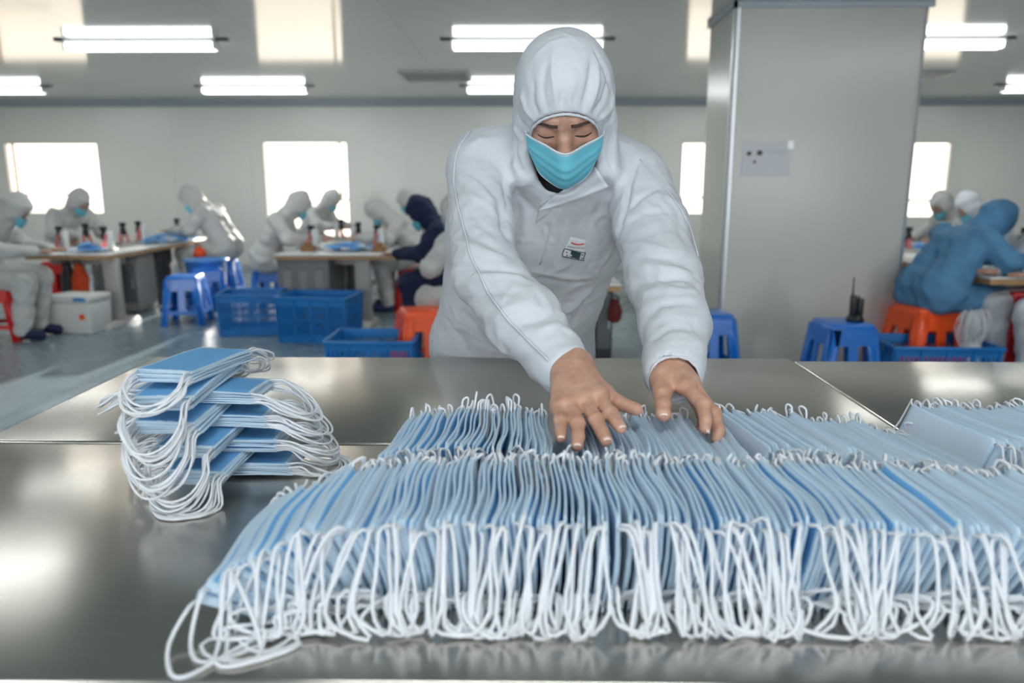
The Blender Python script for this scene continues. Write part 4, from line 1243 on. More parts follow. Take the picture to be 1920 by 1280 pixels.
# (pixels along the fold, half width m, height m: + ridge, - valley)
FOLDS = [
    # hood gathers above the brow and at the sides
    ([(1000, 108), (1030, 80), (1066, 70)], .004, .0010), ([(1112, 88), (1135, 130), (1150, 180)], .004, -.0022),
    ([(1038, 85), (1036, 140), (1044, 205)], .004, .0022), ([(1022, 120), (1018, 165), (1026, 213)], .005, -.0016),
    ([(1062, 160), (1052, 185), (1056, 208)], .004, -.0022), ([(1080, 150), (1068, 180), (1066, 207)], .004, .0022),
    ([(1112, 110), (1104, 160), (1092, 208)], .005, -.0030), ([(1122, 120), (1120, 160), (1104, 210)], .004, .0026),
    ([(1140, 150), (1132, 185), (1112, 214)], .004, -.0030), ([(1150, 170), (1144, 205), (1122, 226)], .005, .0030),
    ([(1153, 200), (1146, 225), (1130, 240)], .004, -.0030), ([(1000, 150), (998, 190), (1012, 220)], .005, -.0018),
    ([(975, 170), (985, 205), (1002, 228)], .005, .0020), ([(966, 200), (976, 228), (994, 244)], .005, -.0022),
    ([(962, 235), (972, 255), (986, 266)], .005, .0022), ([(1148, 250), (1142, 290), (1150, 320)], .006, -.0030),
    ([(966, 255), (964, 290), (978, 318), (1000, 332)], .006, -.0030), ([(985, 272), (978, 300), (990, 325)], .006, .002),
    # shoulders and chest
    ([(968, 262), (952, 310), (975, 370), (1010, 400)], .008, -.0040), ([(950, 255), (900, 262), (868, 285)], .010, .0030),
    ([(945, 330), (952, 380), (946, 424)], .009, -.0060), ([(960, 350), (972, 400), (966, 450)], .008, -.0030),
    ([(990, 380), (985, 430), (975, 500)], .010, .0035), ([(851, 305), (895, 335), (937, 374)], .006, -.0030),
    ([(870, 320), (905, 350), (938, 392)], .006, .0025), ([(937, 374), (944, 420), (958, 455)], .010, -.0090),
    ([(1028, 395), (1022, 440), (1012, 500)], .006, .0022), ([(1060, 400), (1052, 450), (1040, 505)], .010, -.0028),
    ([(1125, 350), (1112, 410), (1118, 460)], .010, .0040), ([(1140, 320), (1128, 370), (1108, 420)], .008, -.0035),
    ([(1195, 302), (1180, 350), (1172, 391), (1158, 440), (1152, 470)], .007, -.0070), ([(1233, 351), (1200, 372), (1175, 395)], .006, -.0050),
    ([(1205, 300), (1190, 345), (1186, 380)], .006, .0030), ([(1160, 440), (1140, 480), (1112, 520)], .007, .0030),
    # waist elastic
    ([(990, 515), (1030, 525), (1075, 532), (1116, 528)], .006, -.0045), ([(985, 506), (1030, 516), (1075, 522), (1120, 518)], .006, .0028),
    ([(1118, 535), (1085, 570), (1040, 600)], .009, .0035), ([(1100, 560), (1070, 610), (1050, 650)], .010, -.0035),
    ([(1010, 545), (1015, 590), (1000, 620)], .009, -.0030), ([(840, 560), (860, 600), (850, 650)], .010, .0035),
    ([(870, 580), (900, 625), (930, 660)], .010, -.0040), ([(830, 590), (870, 640), (880, 665)], .008, -.003), ([(900, 600), (925, 640), (955, 668)], .008, .0035),
    # right sleeve (picture left)
    ([(840, 330), (900, 420), (935, 450)], .008, -.0028), ([(868, 360), (915, 380), (950, 425)], .008, .0030),
    ([(836, 420), (880, 440), (940, 470)], .010, -.0040), ([(840, 450), (890, 465), (960, 490)], .009, .0040),
    ([(838, 500), (880, 500), (935, 505), (985, 512)], .009, -.0060), ([(850, 540), (890, 520), (960, 515), (1000, 530)], .009, .0045),
    ([(870, 570), (920, 545), (980, 548)], .009, -.0038), ([(880, 590), (930, 590), (1010, 560)], .010, .003),
    ([(930, 630), (960, 610), (1030, 590)], .009, -.0035), ([(950, 660), (990, 625), (1055, 605)], .008, .0028),
    ([(965, 690), (1000, 660), (1075, 635)], .008, -.0035), ([(1000, 715), (1020, 680), (1085, 650)], .007, .003),
    ([(1015, 730), (1030, 705), (1050, 685)], .005, -.004), ([(1030, 700), (1032, 680), (1028, 655)], .005, -.003), ([(1060, 680), (1062, 662), (1055, 640)], .005, -.0035), ([(1086, 682), (1090, 665), (1082, 645)], .005, -.0035),
    # left sleeve (picture right)
    ([(1170, 420), (1210, 400), (1262, 395)], .008, -.0028), ([(1156, 465), (1200, 458), (1255, 470)], .008, .0045),
    ([(1170, 480), (1215, 478), (1270, 488)], .008, -.0050), ([(1175, 505), (1230, 500), (1300, 512)], .009, .0050),
    ([(1180, 530), (1230, 520), (1311, 520)], .009, -.0060), ([(1185, 560), (1240, 540), (1312, 545)], .009, .0040),
    ([(1190, 600), (1240, 570), (1318, 565)], .009, -.0045), ([(1200, 610), (1250, 590), (1325, 600)], .010, .0032),
    ([(1210, 640), (1260, 612), (1325, 620)], .009, -.0040), ([(1215, 655), (1265, 640), (1328, 645)], .007, .0030),
    ([(1222, 676), (1262, 664), (1322, 668)], .006, -.0045), ([(1228, 700), (1230, 685), (1226, 672)], .004, -.003), ([(1250, 684), (1250, 672)], .004, -.003),
    ([(1280, 684), (1284, 668)], .004, -.003), ([(1304, 700), (1310, 680), (1308, 664)], .004, -.003), ([(1290, 360), (1270, 420), (1295, 480)], .008, -.0025),
    ([(1245, 360), (1275, 395), (1290, 440)], .005, .0025),
]
Nu = normals(Vu, Qu)
disp = np.zeros(len(Vu))
for fi, (pts, wd, hgt) in enumerate(FOLDS):
    hl_ = hline(pts)
    if len(hl_) < 2: continue
    A = np.array([h_[0][:] for h_ in hl_]); NA = np.array([h_[1][:] for h_ in hl_])
    lo_, hi_ = A.min(0) - wd * 3.2, A.max(0) + wd * 3.2
    sel = np.where(((Vu > lo_) & (Vu < hi_)).all(1))[0]
    if len(sel) == 0: continue
    P = Vu[sel]; best = np.full(len(sel), 1e9); tt = np.zeros(len(sel)); nn = np.zeros((len(sel), 3))
    tot = len(A) - 1
    for i in range(tot):
        ba = A[i + 1] - A[i]
        h_ = np.clip(((P - A[i]) @ ba) / max(ba @ ba, 1e-12), 0, 1)
        dd = np.linalg.norm(P - A[i] - h_[:, None] * ba, axis=1)
        m_ = dd < best
        best[m_] = dd[m_]; tt[m_] = (i + h_[m_]) / tot; nn[m_] = NA[i]
    fac = np.exp(-(best / wd) ** 2) * np.clip(np.sin(np.pi * np.clip(tt, 0.0, 1.0)) * 1.6 + 0.15, 0, 1)
    fac *= ((nn * Nu[sel]).sum(1) > 0.1)
    disp[sel] += hgt * (2.3 if fi < 18 else 1.05) * fac
# loose crumple everywhere
sub = np.empty(len(Vu))
for i, v in enumerate(Vu):
    p = Vector(v)
    a = noise.noise(Vector((p.x * 16, p.y * 11, p.z * 13)))
    b = 1 - abs(noise.noise(Vector((p.x * 26 + 5 + a, p.y * 18, p.z * 24 + a))) * 2)
    c = 1 - abs(noise.noise(Vector((p.x * 44 + 2 * a, p.y * 30, p.z * 40 + 9))) * 2)
    sub[i] = 0.0016 * a + 0.0022 * (b - 0.6) + 0.0016 * (c - 0.6)
keep = np.ones(len(Vu))
hd_ = np.linalg.norm((Vu - np.array(HCN[:])), axis=1) < 0.16
keep[hd_] = 0.45
disp += sub * keep
for W__, D__ in ((RW, (RW - RE).normalized()), (LW, (LW - LE).normalized())):
    dd_ = np.linalg.norm(Vu - np.array((W__ + D__ * 0.01)[:]), axis=1)
    disp *= np.clip((dd_ - 0.040) / 0.03, 0.0, 1)
Vd = Vu + Nu * disp[:, None]
Vd = relax(Vd, Qu, 1, 0.2)

# body skin: head, hands and a core inside the suit
def hand_sdf(P, wrist, palm, fingers, thumb, pr, fr, tr):
    d = s_cap(P, wrist + (wrist - palm[0]) * 0.5, wrist, 0.027, 0.027)
    for (a, b, ra, rb) in pr:
        d = s_min(d, s_cap(P, a, b, ra, rb), 0.012)
    for f, r in zip(fingers, fr):
        d = s_min(d, chain(P, f, r, 0.003), 0.0045)
    d = s_min(d, chain(P, thumb, tr, 0.005), 0.009)
    return d
# right hand (picture left): flat on the masks
rw = at(1073, 690, 1.130)
kR = [at(1049, 762, 1.018), at(1070, 757, 1.018), at(1096, 752, 1.020), at(1122, 742, 1.030)]
pR = [at(1051, 789, 0.980), at(1083, 796, 0.968), at(1118, 788, 0.975), at(1145, 776, 0.988)]
dR_ = [at(1052, 808, 0.957), at(1084, 819, 0.940), at(1129, 810, 0.948), at(1157, 792, 0.964)]
tR = [at(1052, 820, 0.944), at(1083, 835, 0.922), at(1136, 825, 0.930), at(1164, 802, 0.951)]
thR = [at(1098, 716, 1.095), at(1134, 738, 1.060), at(1160, 755, 1.035), at(1193, 767, 1.018)]
def handR(P):
    d = chain(P, [rw + Vector((-0.012, 0.05, 0.012)), rw + Vector((-0.004, 0.0, 0))], [0.027, 0.0235])
    w2 = rw + Vector((0.014, -0.002, 0.0))
    for k, base in zip(kR, (-0.012, -0.004, 0.004, 0.012)):
        d = s_min(d, s_cap(P, rw + Vector((base, 0, 0.002)), k + Vector((0, 0.0, -0.002)), 0.0200, 0.0128), 0.020)
    d = s_min(d, s_cap(P, thR[0], thR[1], 0.017, 0.0135), 0.016)
    d = s_min(d, s_cap(P, thR[1], kR[3], 0.010, 0.011), 0.010)
    for k, (a, b, c, e) in enumerate(zip(kR, pR, dR_, tR)):
        r = (0.0084, 0.0092, 0.0094, 0.0092)[k]
        d = s_min(d, chain(P, [a, b, c, e], [r * 1.16, r * 1.06, r * 0.95, r * 0.86], 0.003), 0.0045)
        d = s_min(d, s_ell(P, a + Vector((0, 0.002, 0.000)), (0.0095, 0.013, 0.0088)), 0.012)   # knuckle
        d = s_min(d, s_ell(P, b + Vector((0, 0, 0.002)), (r * 1.12, r * 1.1, r * 0.95)), 0.004)
    d = s_min(d, chain(P, [thR[1], thR[2], thR[3]], [0.0125, 0.0105, 0.0092], 0.004), 0.006)
    # tendons
    for k in (1, 2, 3):
        d = s_min(d, s_cap(P, rw + Vector((-0.004 + 0.004 * k, -0.03, 0.018)), kR[k] + Vector((0, 0.01, 0.006)), 0.003, 0.0035), 0.006)
    return d
# left hand (picture right): thumb in front, fingers curled down behind the pile edge
lw_ = at(1254, 692, 1.130)
thL = [at(1240, 712, 1.100), at(1242, 738, 1.066), at(1243, 760, 1.040), at(1244, 777, 1.022)]
iL = [at(1287, 724, 1.070), at(1318, 760, 1.030), at(1323, 788, 1.004), at(1322, 803, 0.996)]
mL = [at(1296, 722, 1.088), at(1338, 776, 1.040), at(1347, 806, 1.016), at(1344, 824, 1.004)]
rL = [at(1296, 722, 1.106), at(1334, 782, 1.065), at(1338, 808, 1.045), at(1330, 822, 1.035)]
pL = [at(1286, 722, 1.122), at(1316, 778, 1.090), at(1318, 800, 1.070), at(1306, 808, 1.055)]
def handL(P):
    d = chain(P, [lw_ + Vector((0.006, 0.05, 0.02)), lw_], [0.027, 0.0245])
    for f in (iL, mL, rL, pL):
        d = s_min(d, s_cap(P, lw_ + Vector((0.004, 0.0, 0)), f[0], 0.019, 0.0145), 0.016)
    d = s_min(d, chain(P, [lw_ + Vector((-0.006, -0.005, 0)), thL[0], thL[1]], [0.016, 0.0165, 0.0135], 0.006), 0.014)
    d = s_min(d, chain(P, thL[1:], [0.0125, 0.0112, 0.0098], 0.004), 0.006)
    d = s_min(d, s_ell(P, thL[3] + Vector((0, 0, 0.001)), (0.0112, 0.009, 0.0085)), 0.004)
    for f, r in ((iL, 0.0092), (mL, 0.0094), (rL, 0.0088), (pL, 0.0076)):
        d = s_min(d, chain(P, f, [r * 1.2, r * 1.08, r * 0.95, r * 0.85], 0.003), 0.0045)
        d = s_min(d, s_ell(P, f[1] + Vector((0.001, 0, 0.001)), (r * 1.14, r * 1.12, r * 1.12)), 0.004)
    return d
def bb(pts, m):
    a = np.array([p[:] for p in pts]); return tuple(a.min(0) - m), tuple(a.max(0) + m)
l1, h1 = bb([rw + Vector((0, 0.05, 0.01))] + kR + tR + thR, 0.035)
l2, h2 = bb([lw_ + Vector((0, 0.05, 0.01))] + thL + iL + mL + rL + pL, 0.035)
VR, QR = surface_net(handR, l1, h1, 0.0021)
VL, QL = surface_net(handL, l2, h2, 0.0021)
VR, VL = relax(VR, QR, 1, 0.4), relax(VL, QL, 1, 0.4)
a = np.array(HCN[:])
VH, QH = surface_net(head_sdf, tuple(a - np.array([0.105, 0.15, 0.19])), tuple(a + np.array([0.105, 0.15, 0.14])), 0.0026)
VH = relax(VH, QH, 1, 0.3)
VC, QC = surface_net(core_sdf, (-0.3, 1.1, 0.03), (0.4, 2.2, 1.45), 0.016)
Vb, Qb = join_np([(VH, QH), (VR, QR), (VL, QL), (VC, QC)])
man = link('person', np_mesh('person', Vb, Qb), M['skin'])
tag(man, 'standing man in white hooded coverall and blue mask pressing down the masks', 'person')
suit_o = link('coverall', np_mesh('coverall', Vd, Qu), M['suit'], man)

# second caster on the finished suit
bv = BVHTree.FromPolygons([Vector(v) for v in Vd], [tuple(int(i) for i in q) for q in Qu])

# hood rim around the face
rim_px = [(1062, 211), (1032, 214), (1008, 228), (994, 248), (981, 278), (977, 305), (985, 322), (1004, 338)]
rim_px2 = [(1062, 211), (1095, 212), (1118, 226), (1130, 248), (1135, 275), (1134, 300), (1122, 318)]
def rimline(c_ang0, c_ang1, n):
    out = []
    for i in range(n):
        t = c_ang0 + (c_ang1 - c_ang0) * i / (n - 1)
        # where the opening ellipsoid leaves the hood surface: search outward along the cut
        best = None
        for k in range(60):
            yy = 0.02 + 0.0022 * k
            e = 1 - ((yy - 0.105) / 0.085) ** 2
            if e <= 0: continue
            r = math.sqrt(e)
            p = (0.0755 * r * math.cos(t), yy, -0.040 + 0.092 * r * math.sin(t))
            w_ = hl(p)
            f = float(hood_only(np.array([[w_[:]]], dtype=np.float32))[0, 0])
            if best is None or abs(f) < best[0]: best = (abs(f), w_)
        out.append(best[1])
    return out
def hood_only(P):
    q = (P - A3(HCN)) @ RhN
    h = s_ell(q, (0, -0.012, 0.026), (0.0955, 0.118, 0.104))
    h = s_min(h, s_ell(q, (0, -0.010, 0.075), (0.066, 0.080, 0.056)), 0.04)
    h = s_min(h, s_cap(P, hl((0, -0.012, -0.02)), at(1056, 285, 1.60), 0.084, 0.094), 0.03)
    return h
rp = rimline(math.radians(-40), math.radians(220), 64)
mb = MB(); mb.tube(rp, [0.0026 + 0.0006 * math.sin(i * 2.3) for i in range(64)], 7)
mb.build('hood_elastic', M['suit'], man)

# elastic rings at the cuffs
for W__, D__, rr in ((RW, (RW - RE).normalized(), 0.036), (LW, (LW - LE).normalized(), 0.037)):
    a1 = D__.orthogonal().normalized(); a2 = D__.cross(a1)
    c_ = W__ + D__ * 0.022
    ring_ = []
    for i in range(48):
        t = 2 * math.pi * i / 48
        dr_ = a1 * math.cos(t) + a2 * math.sin(t)
        l_, n_, _, dd = bv.find_nearest(c_ + dr_ * 0.040)
        ring_.append(l_ + n_ * 0.0016)
    sm = [(ring_[i - 1] + ring_[i] * 2 + ring_[(i + 1) % 48]) / 4 for i in range(48)]
    mb = MB(); mb.tube(sm, [0.0024 + 0.0007 * math.sin(i * 1.9) for i in range(48)], 6, closed=True)
    mb.build('cuff_elastic', M['suit'], man)

# seams, zip placket
def surf_tube(pts, r, off, name, m, n=6):
    s = hline(pts, 7)
    if len(s) < 3: return None
    P = [l_ + n_ * off for l_, n_ in s]
    P = [P[0]] + [(P[i - 1] + P[i] * 2 + P[i + 1]) / 4 for i in range(1, len(P) - 1)] + [P[-1]]
    mb = MB(); mb.tube(P, r, n)
    return mb.build(name, m, man)
surf_tube([(884, 246), (862, 275), (854, 305), (852, 342), (858, 380), (869, 421), (883, 479), (919, 554), (958, 605), (1001, 648), (1030, 676)], 0.0022, 0.0022, 'seam', M['suit'])
surf_tube([(1036, 410), (1026, 450), (1012, 495)], 0.0013, 0.0014, 'seam', M['suit'])
surf_tube([(1200, 300), (1240, 345), (1275, 390), (1295, 430), (1308, 480)], 0.0013, 0.0014, 'seam', M['suit'])

# flap of the collar, folded open
def sheet_on(corners, nu, nv, off, thick, name, m, curl=0.0, arc=0.0):
    """corners: px (a b / d c); a patch of cloth lying just over the chest"""
    top, bot = [], []
    last = None
    for j in range(nv + 1):
        for i in range(nu + 1):
            u, v = i / nu, j / nv
            x = (1 - v) * ((1 - u) * corners[0][0] + u * corners[1][0]) + v * ((1 - u) * corners[3][0] + u * corners[2][0])
            y = (1 - v) * ((1 - u) * corners[0][1] + u * corners[1][1]) + v * ((1 - u) * corners[3][1] + u * corners[2][1]) + arc * math.sin(u * math.pi)
            l_, n_ = hit(x, y)
            if l_ is None: l_ = at(x, y, last.y)
            last = l_
            yy = l_.y
            top.append((x, y, yy))
    ys = [t[2] for t in top]
    # fit a smooth depth so the flap does not dip into folds
    A = np.array([[1, t[0], t[1], t[0] ** 2 * 1e-3, t[1] ** 2 * 1e-3] for t in top]); co, *_ = np.linalg.lstsq(A, np.array(ys), rcond=None)
    fit = A @ co
    fr = []
    for t, f, y0 in zip(top, fit, ys):
        fr.append(at(t[0], t[1], min(f, y0) - off))
    back = [p + Vector((0, thick, 0)) for p in fr]
    n1 = nu + 1; k = len(fr)
    fs_ = [(j * n1 + i, (j + 1) * n1 + i, (j + 1) * n1 + i + 1, j * n1 + i + 1) for j in range(nv) for i in range(nu)]
    mb = MB(); mb.add([p[:] for p in fr + back], fs_ + [tuple(a + k for a in f[::-1]) for f in fs_] +
        [(i, i + 1, k + i + 1, k + i) for i in range(nu)] + [(nv * n1 + i + 1, nv * n1 + i, k + nv * n1 + i, k + nv * n1 + i + 1) for i in range(nu)] +
        [(j * n1, k + j * n1, k + (j + 1) * n1, (j + 1) * n1) for j in range(nv)] + [(j * n1 + nu, (j + 1) * n1 + nu, k + (j + 1) * n1 + nu, k + j * n1 + nu) for j in range(nv)], 0, True)
    o = mb.build(name, m, man)
    return o
sheet_on([(1036, 368), (1116, 312), (1142, 350), (1008, 396)], 18, 8, 0.013, 0.0025, 'collar_flap', M['suit'], arc=3)
sheet_on([(1012, 380), (1036, 366), (1030, 400), (1004, 420)], 6, 6, 0.002, 0.0015, 'placket', M['suit'])

# printed chest patch
M['patch'] = mat('patch_white', (0.78, 0.79, 0.82), 0.6)
M['patchred'] = mat('patch_red', (0.62, 0.06, 0.05), 0.6)
M['patchteal'] = mat('patch_teal', (0.012, 0.045, 0.06), 0.6)
M['patchgrey'] = mat('patch_grey', (0.22, 0.23, 0.28), 0.6)
patch = sheet_on([(1070, 444), (1100, 450), (1096, 491), (1053, 482)], 8, 8, 0.002, 0.0006, 'chest_patch', M['patch'])
def pline(p0, p1, wpx, off=0.0035, m='patchteal', name='print', bow=0.0, n=6):
    """a printed stroke on the patch"""
    mb = MB(); vs_ = []
    dx, dy = p1[0] - p0[0], p1[1] - p0[1]; L = math.hypot(dx, dy); nx, ny = -dy / L, dx / L
    for i in range(n + 1):
        t = i / n
        b_ = bow * math.sin(math.pi * t)
        for s in (-0.5, 0.5):
            x, y = p0[0] + dx * t + nx * (s * wpx + b_), p0[1] + dy * t + ny * (s * wpx + b_)
            l_, n_ = hit(x, y)
            vs_.append((x, y, l_.y if l_ is not None else 1.7))
    ym = sum(v[2] for v in vs_) / len(vs_)
    P = [at(x, y, min(yy, ym) - off)[:] for x, y, yy in vs_]
    mb.add(P, [(2 * i, 2 * i + 2, 2 * i + 3, 2 * i + 1) for i in range(n)])
    return mb.build(name, M[m], patch)
pline((1071, 455), (1095, 457), 2.6, m='patchred', name='red_wordmark', bow=2.4, off=0.0045)
for i in range(9):
    x = 1064 + i * 3.6; pline((x, 461.5 + i * 0.9 - 0.06 * i * i), (x + 2.2, 461.9 + i * 0.9 - 0.06 * i * i), 2.2, m='patchgrey', name='grey_lettering', n=1, off=0.0045)
for (a_, b_) in (((1059, 466), (1098, 474)), ((1054, 480), (1094, 488)), ((1059, 466), (1054, 480)), ((1098, 474), (1094, 489))):
    pline(a_, b_, 1.6, name='frame_line', bow=0.8, off=0.0047)
pline((1070, 475), (1088, 480), 12.5, name='teal_block', n=4, bow=0.6, off=0.0044)
for (x, y) in ((1062, 473), (1063, 479), (1091, 478), (1091, 484)): pline((x, y - 1.5), (x + 1.0, y + 1.5), 3.0, m='patchgrey', name='pictogram', n=1, off=0.0048)
for (x, y) in ((1070.5, 478.5), (1080, 478), (1076, 484)): pline((x, y - 1.3), (x + 0.6, y + 1.5), 2.8, m='patch', name='pictogram', n=1, off=0.0052)

# dark shirt at the throat
def shirt(P):
    d = chain(P, [hl((0, -0.02, -0.085)), at(1054, 322, 1.60), at(1045, 375, 1.68)], [0.065, 0.067, 0.066], 0.02)
    return d
V_, Q_ = surface_net(shirt, tuple(np.array(at(1050, 340, 1.6)[:]) - np.array([.14, .16, .2])), tuple(np.array(at(1050, 340, 1.6)[:]) + np.array([.14, .16, .14])), 0.008)
link('undershirt', np_mesh('undershirt', V_, Q_), M['blackshirt'], man)

# brows, lashes
def local_strip(pts, wds, th, name, m):
    """tapered hair strip in head space; lies over the skin"""
    mb = MB(); P = [hl(p) for p in spline(pts, 14)]
    mb.tube(P, [th * w_ for w_ in [wds[0] + (wds[1] - wds[0]) * (i / 13) if i < 7 else wds[1] + (wds[2] - wds[1]) * ((i - 7) / 6) for i in range(14)]], 6)
    return mb.build(name, m, man)
hb = BVHTree.FromPolygons([Vector(v) for v in VH], [tuple(int(i) for i in q) for q in QH])
def skin_pt(lx, lz, off=0.0):
    """point on the face in front of local x,z"""
    o = hl((lx, 0.2, lz)); d = (hl((lx, 0.0, lz)) - o).normalized()
    l_, n_, _, _ = hb.ray_cast(o, d)
    return l_ + n_ * off
for s in (-1, 1):
    for r_ in range(4):
        pts = [(s * (0.012 + 0.040 * t), 0.0245 + 0.003 * math.sin(t * 2.8) - 0.006 * t + (r_ - 1.5) * 0.0019 * (1 - 0.5 * t)) for t in [i / 9 for i in range(10)]]
        mb = MB(); mb.tube([skin_pt(a, b, 0.0002) for a, b in pts], [0.0004 + 0.0011 * math.sin(min(1, 0.12 + i / 9) * math.pi * 0.9) for i in range(10)], 5)
        mb.build('eyebrow', M['brow'], man)
    pts = [(s * (0.019 + 0.030 * t), -0.0050 - 0.0035 * math.sin(t * math.pi)) for t in [i / 9 for i in range(10)]]
    mb = MB(); mb.tube([skin_pt(a, b, 0.0003) for a, b in pts], [0.0005 + 0.0012 * math.sin(math.pi * (0.1 + 0.8 * i / 9)) for i in range(10)], 5)
    mb.build('eyelashes', M['lash'], man)
# sideburn shadow of hair under the hood rim
mb = MB()
V_, Q_ = surface_net(lambda P: np.maximum(s_ell((P - A3(HCN)) @ RhN, (0, -0.014, 0.032), (0.080, 0.100, 0.098)), ((P - A3(HCN)) @ RhN)[..., 1] - 0.055 + 0.25 * np.abs(((P - A3(HCN)) @ RhN)[..., 0]) - 0.0 * P[..., 0]),
                     tuple(a - np.array([0.11, 0.13, 0.1])), tuple(a + np.array([0.11, 0.13, 0.15])), 0.006)
link('hair', np_mesh('hair', V_, Q_), M['brow'], man)

# fingernails
def nail(tip, prev, up, r, name='fingernail'):
    f = (tip - prev).normalized(); sd = f.cross(up).normalized(); n_ = sd.cross(f).normalized()
    mb = MB(); vs_ = []; nu, nv = 6, 5
    for j in range(nv + 1):
        for i in range(nu + 1):
            u, v = -1 + 2 * i / nu, j / nv
            wdt = r * 0.78 * math.sqrt(max(0.12, 1 - (1.15 * (v - 0.52)) ** 4 * 2.2))
            th = u * 0.85
            p = tip + f * (-r * 0.75 + 1.75 * r * v) + sd * (math.sin(th) * wdt) + n_ * (r * 0.42 + r * 0.55 * math.cos(th) - 0.18 * r * v * v)
            vs_.append(p[:])
    mi = []
    fs_ = [(j * (nu + 1) + i, j * (nu + 1) + i + 1, (j + 1) * (nu + 1) + i + 1, (j + 1) * (nu + 1) + i) for j in range(nv) for i in range(nu)]
    o0 = len(mb.v)
    mb.add(vs_, fs_[:-nu], 0, True)
    k = len(mb.v); mb.add(vs_, fs_[-nu:], 1, True)
    return mb.build(name, [M['nail'], M['nailtip']], man)
UP = Vector((0, -0.25, 1)).normalized()
for k in range(4):
    nail(tR[k], dR_[k], UP, (0.0070, 0.0078, 0.0080, 0.0078)[k])
nail(thL[3], thL[2], Vector((-0.15, -0.75, 0.6)).normalized(), 0.0094)
nail(iL[3], iL[2], Vector((0.75, -0.75, 0.2)).normalized(), 0.0078)

# the mask he wears
def worn():
    nu, nv = 30, 22
    mb = MB()
    def prof(u):
        """local z of the top edge and bottom edge at u in -1..1"""
        zt = -0.0195 + 0.007 * abs(u) ** 1.2 + 0.004 * u
        zb = -0.114 + 0.034 * abs(u) ** 1.7
        return zt, zb
    pts = []
    for j in range(nv + 1):
        v = j / nv
        for i in range(nu + 1):
            u = -1 + 2 * i / nu
            zt, zb = prof(u)
            z = zt + (zb - zt) * v
            th = u * 1.15
            ridge = math.exp(-(u / 0.34) ** 2)
            rx = 0.0750 * (1 - 0.20 * v * v)
            fy = 0.041 + (0.051 + 0.006 * math.sin(v * math.pi)) * math.cos(th) ** 0.9 * (1 - 0.12 * max(0, v - 0.55))
            fy += 0.031 * ridge * (1 - v) ** 0.45 * (0.85 + 0.25 * math.sin(v * math.pi)) + 0.006 * ridge * v
            # three pleats, deepest between
            pl = 0
            for c_, dp in ((0.30, 0.0034), (0.50, 0.0038), (0.72, 0.0034)):
                cc = c_ - 0.03 * (1 - u * u)
                t = (v - cc) / 0.07
                pl += dp * (0.5 * (1 - math.tanh(t * 2.5)) - 0.5) * math.exp(-t * t * 0.35) * (1 - 0.5 * abs(u) ** 3)
            fy -= pl
            fy += 0.0012 * math.sin(u * 9 + v * 7) * v
            pts.append(Vector((rx * math.sin(th) * 1.05, fy, z)))
    n1 = nu + 1; k = len(pts)
    fr = [hl(p)[:] for p in pts]; bk = [hl((p.x * 0.985, p.y - 0.0016, p.z))[:] for p in pts]
    for j in range(nv):
        for i in range(nu):
            f = (j * n1 + i, (j + 1) * n1 + i, (j + 1) * n1 + i + 1, j * n1 + i + 1)
            pass
    fs0 = [(j * n1 + i, j * n1 + i + 1, (j + 1) * n1 + i + 1, (j + 1) * n1 + i) for j in range(nv) for i in range(nu)]
    mb.add(fr + bk, fs0 + [tuple(a + k for a in f[::-1]) for f in fs0], 0, True)
    for q, f in enumerate(fs0):
        if q < nu or q >= (nv) * nu - 0: mb.m[q] = 1
    return mb.build('worn_mask', [M['worn'], M['wornedge']], man), pts, n1, nu, nv
wm, wp_, n1, nu_, nv_ = worn()
mb = MB(); mb.tube([hl(p + Vector((0, 0.0008, 0))) for p in wp_[0:n1]], 0.0020, 6); mb.tube([hl(p + Vector((0, 0.0005, 0))) for p in wp_[nv_ * n1:(nv_ + 1) * n1]], 0.0010, 5)
mb.build('mask_binding', M['wornedge'], wm)
for s, i0 in ((1, nu_), (-1, 0)):
    t_, b_ = wp_[i0], wp_[nv_ * n1 + i0]
    mb = MB(); mb.tube([hl(p) for p in spline([t_, Vector((s * 0.079, 0.02, t_.z + 0.006)), Vector((s * 0.088, -0.008, 0.012)), Vector((s * 0.090, -0.022, -0.012)), Vector((s * 0.082, 0.0, -0.04)), b_], 20)], 0.0013, 6)
    mb.build('ear_loop', M['string'], wm)
# shoe covers
mb = None
def bo(P):
    return np.maximum(chain(P, [AN[1] + Vector((0, 0.04, -0.045)), AN[1] + Vector((0, -0.16, -0.055))], [0.052, 0.042]), 0.003 - P[..., 2])
V_, Q_ = surface_net(bo, (AN[1].x - 0.1, 1.8, 0), (AN[1].x + 0.1, 2.25, 0.2), 0.01)
me = np_mesh('shoe_cover', V_, Q_)
link('shoe_cover', me, M['shoe'], man)
link('shoe_cover', me, None, man, (AN[0].x - AN[1].x, 0, 0))
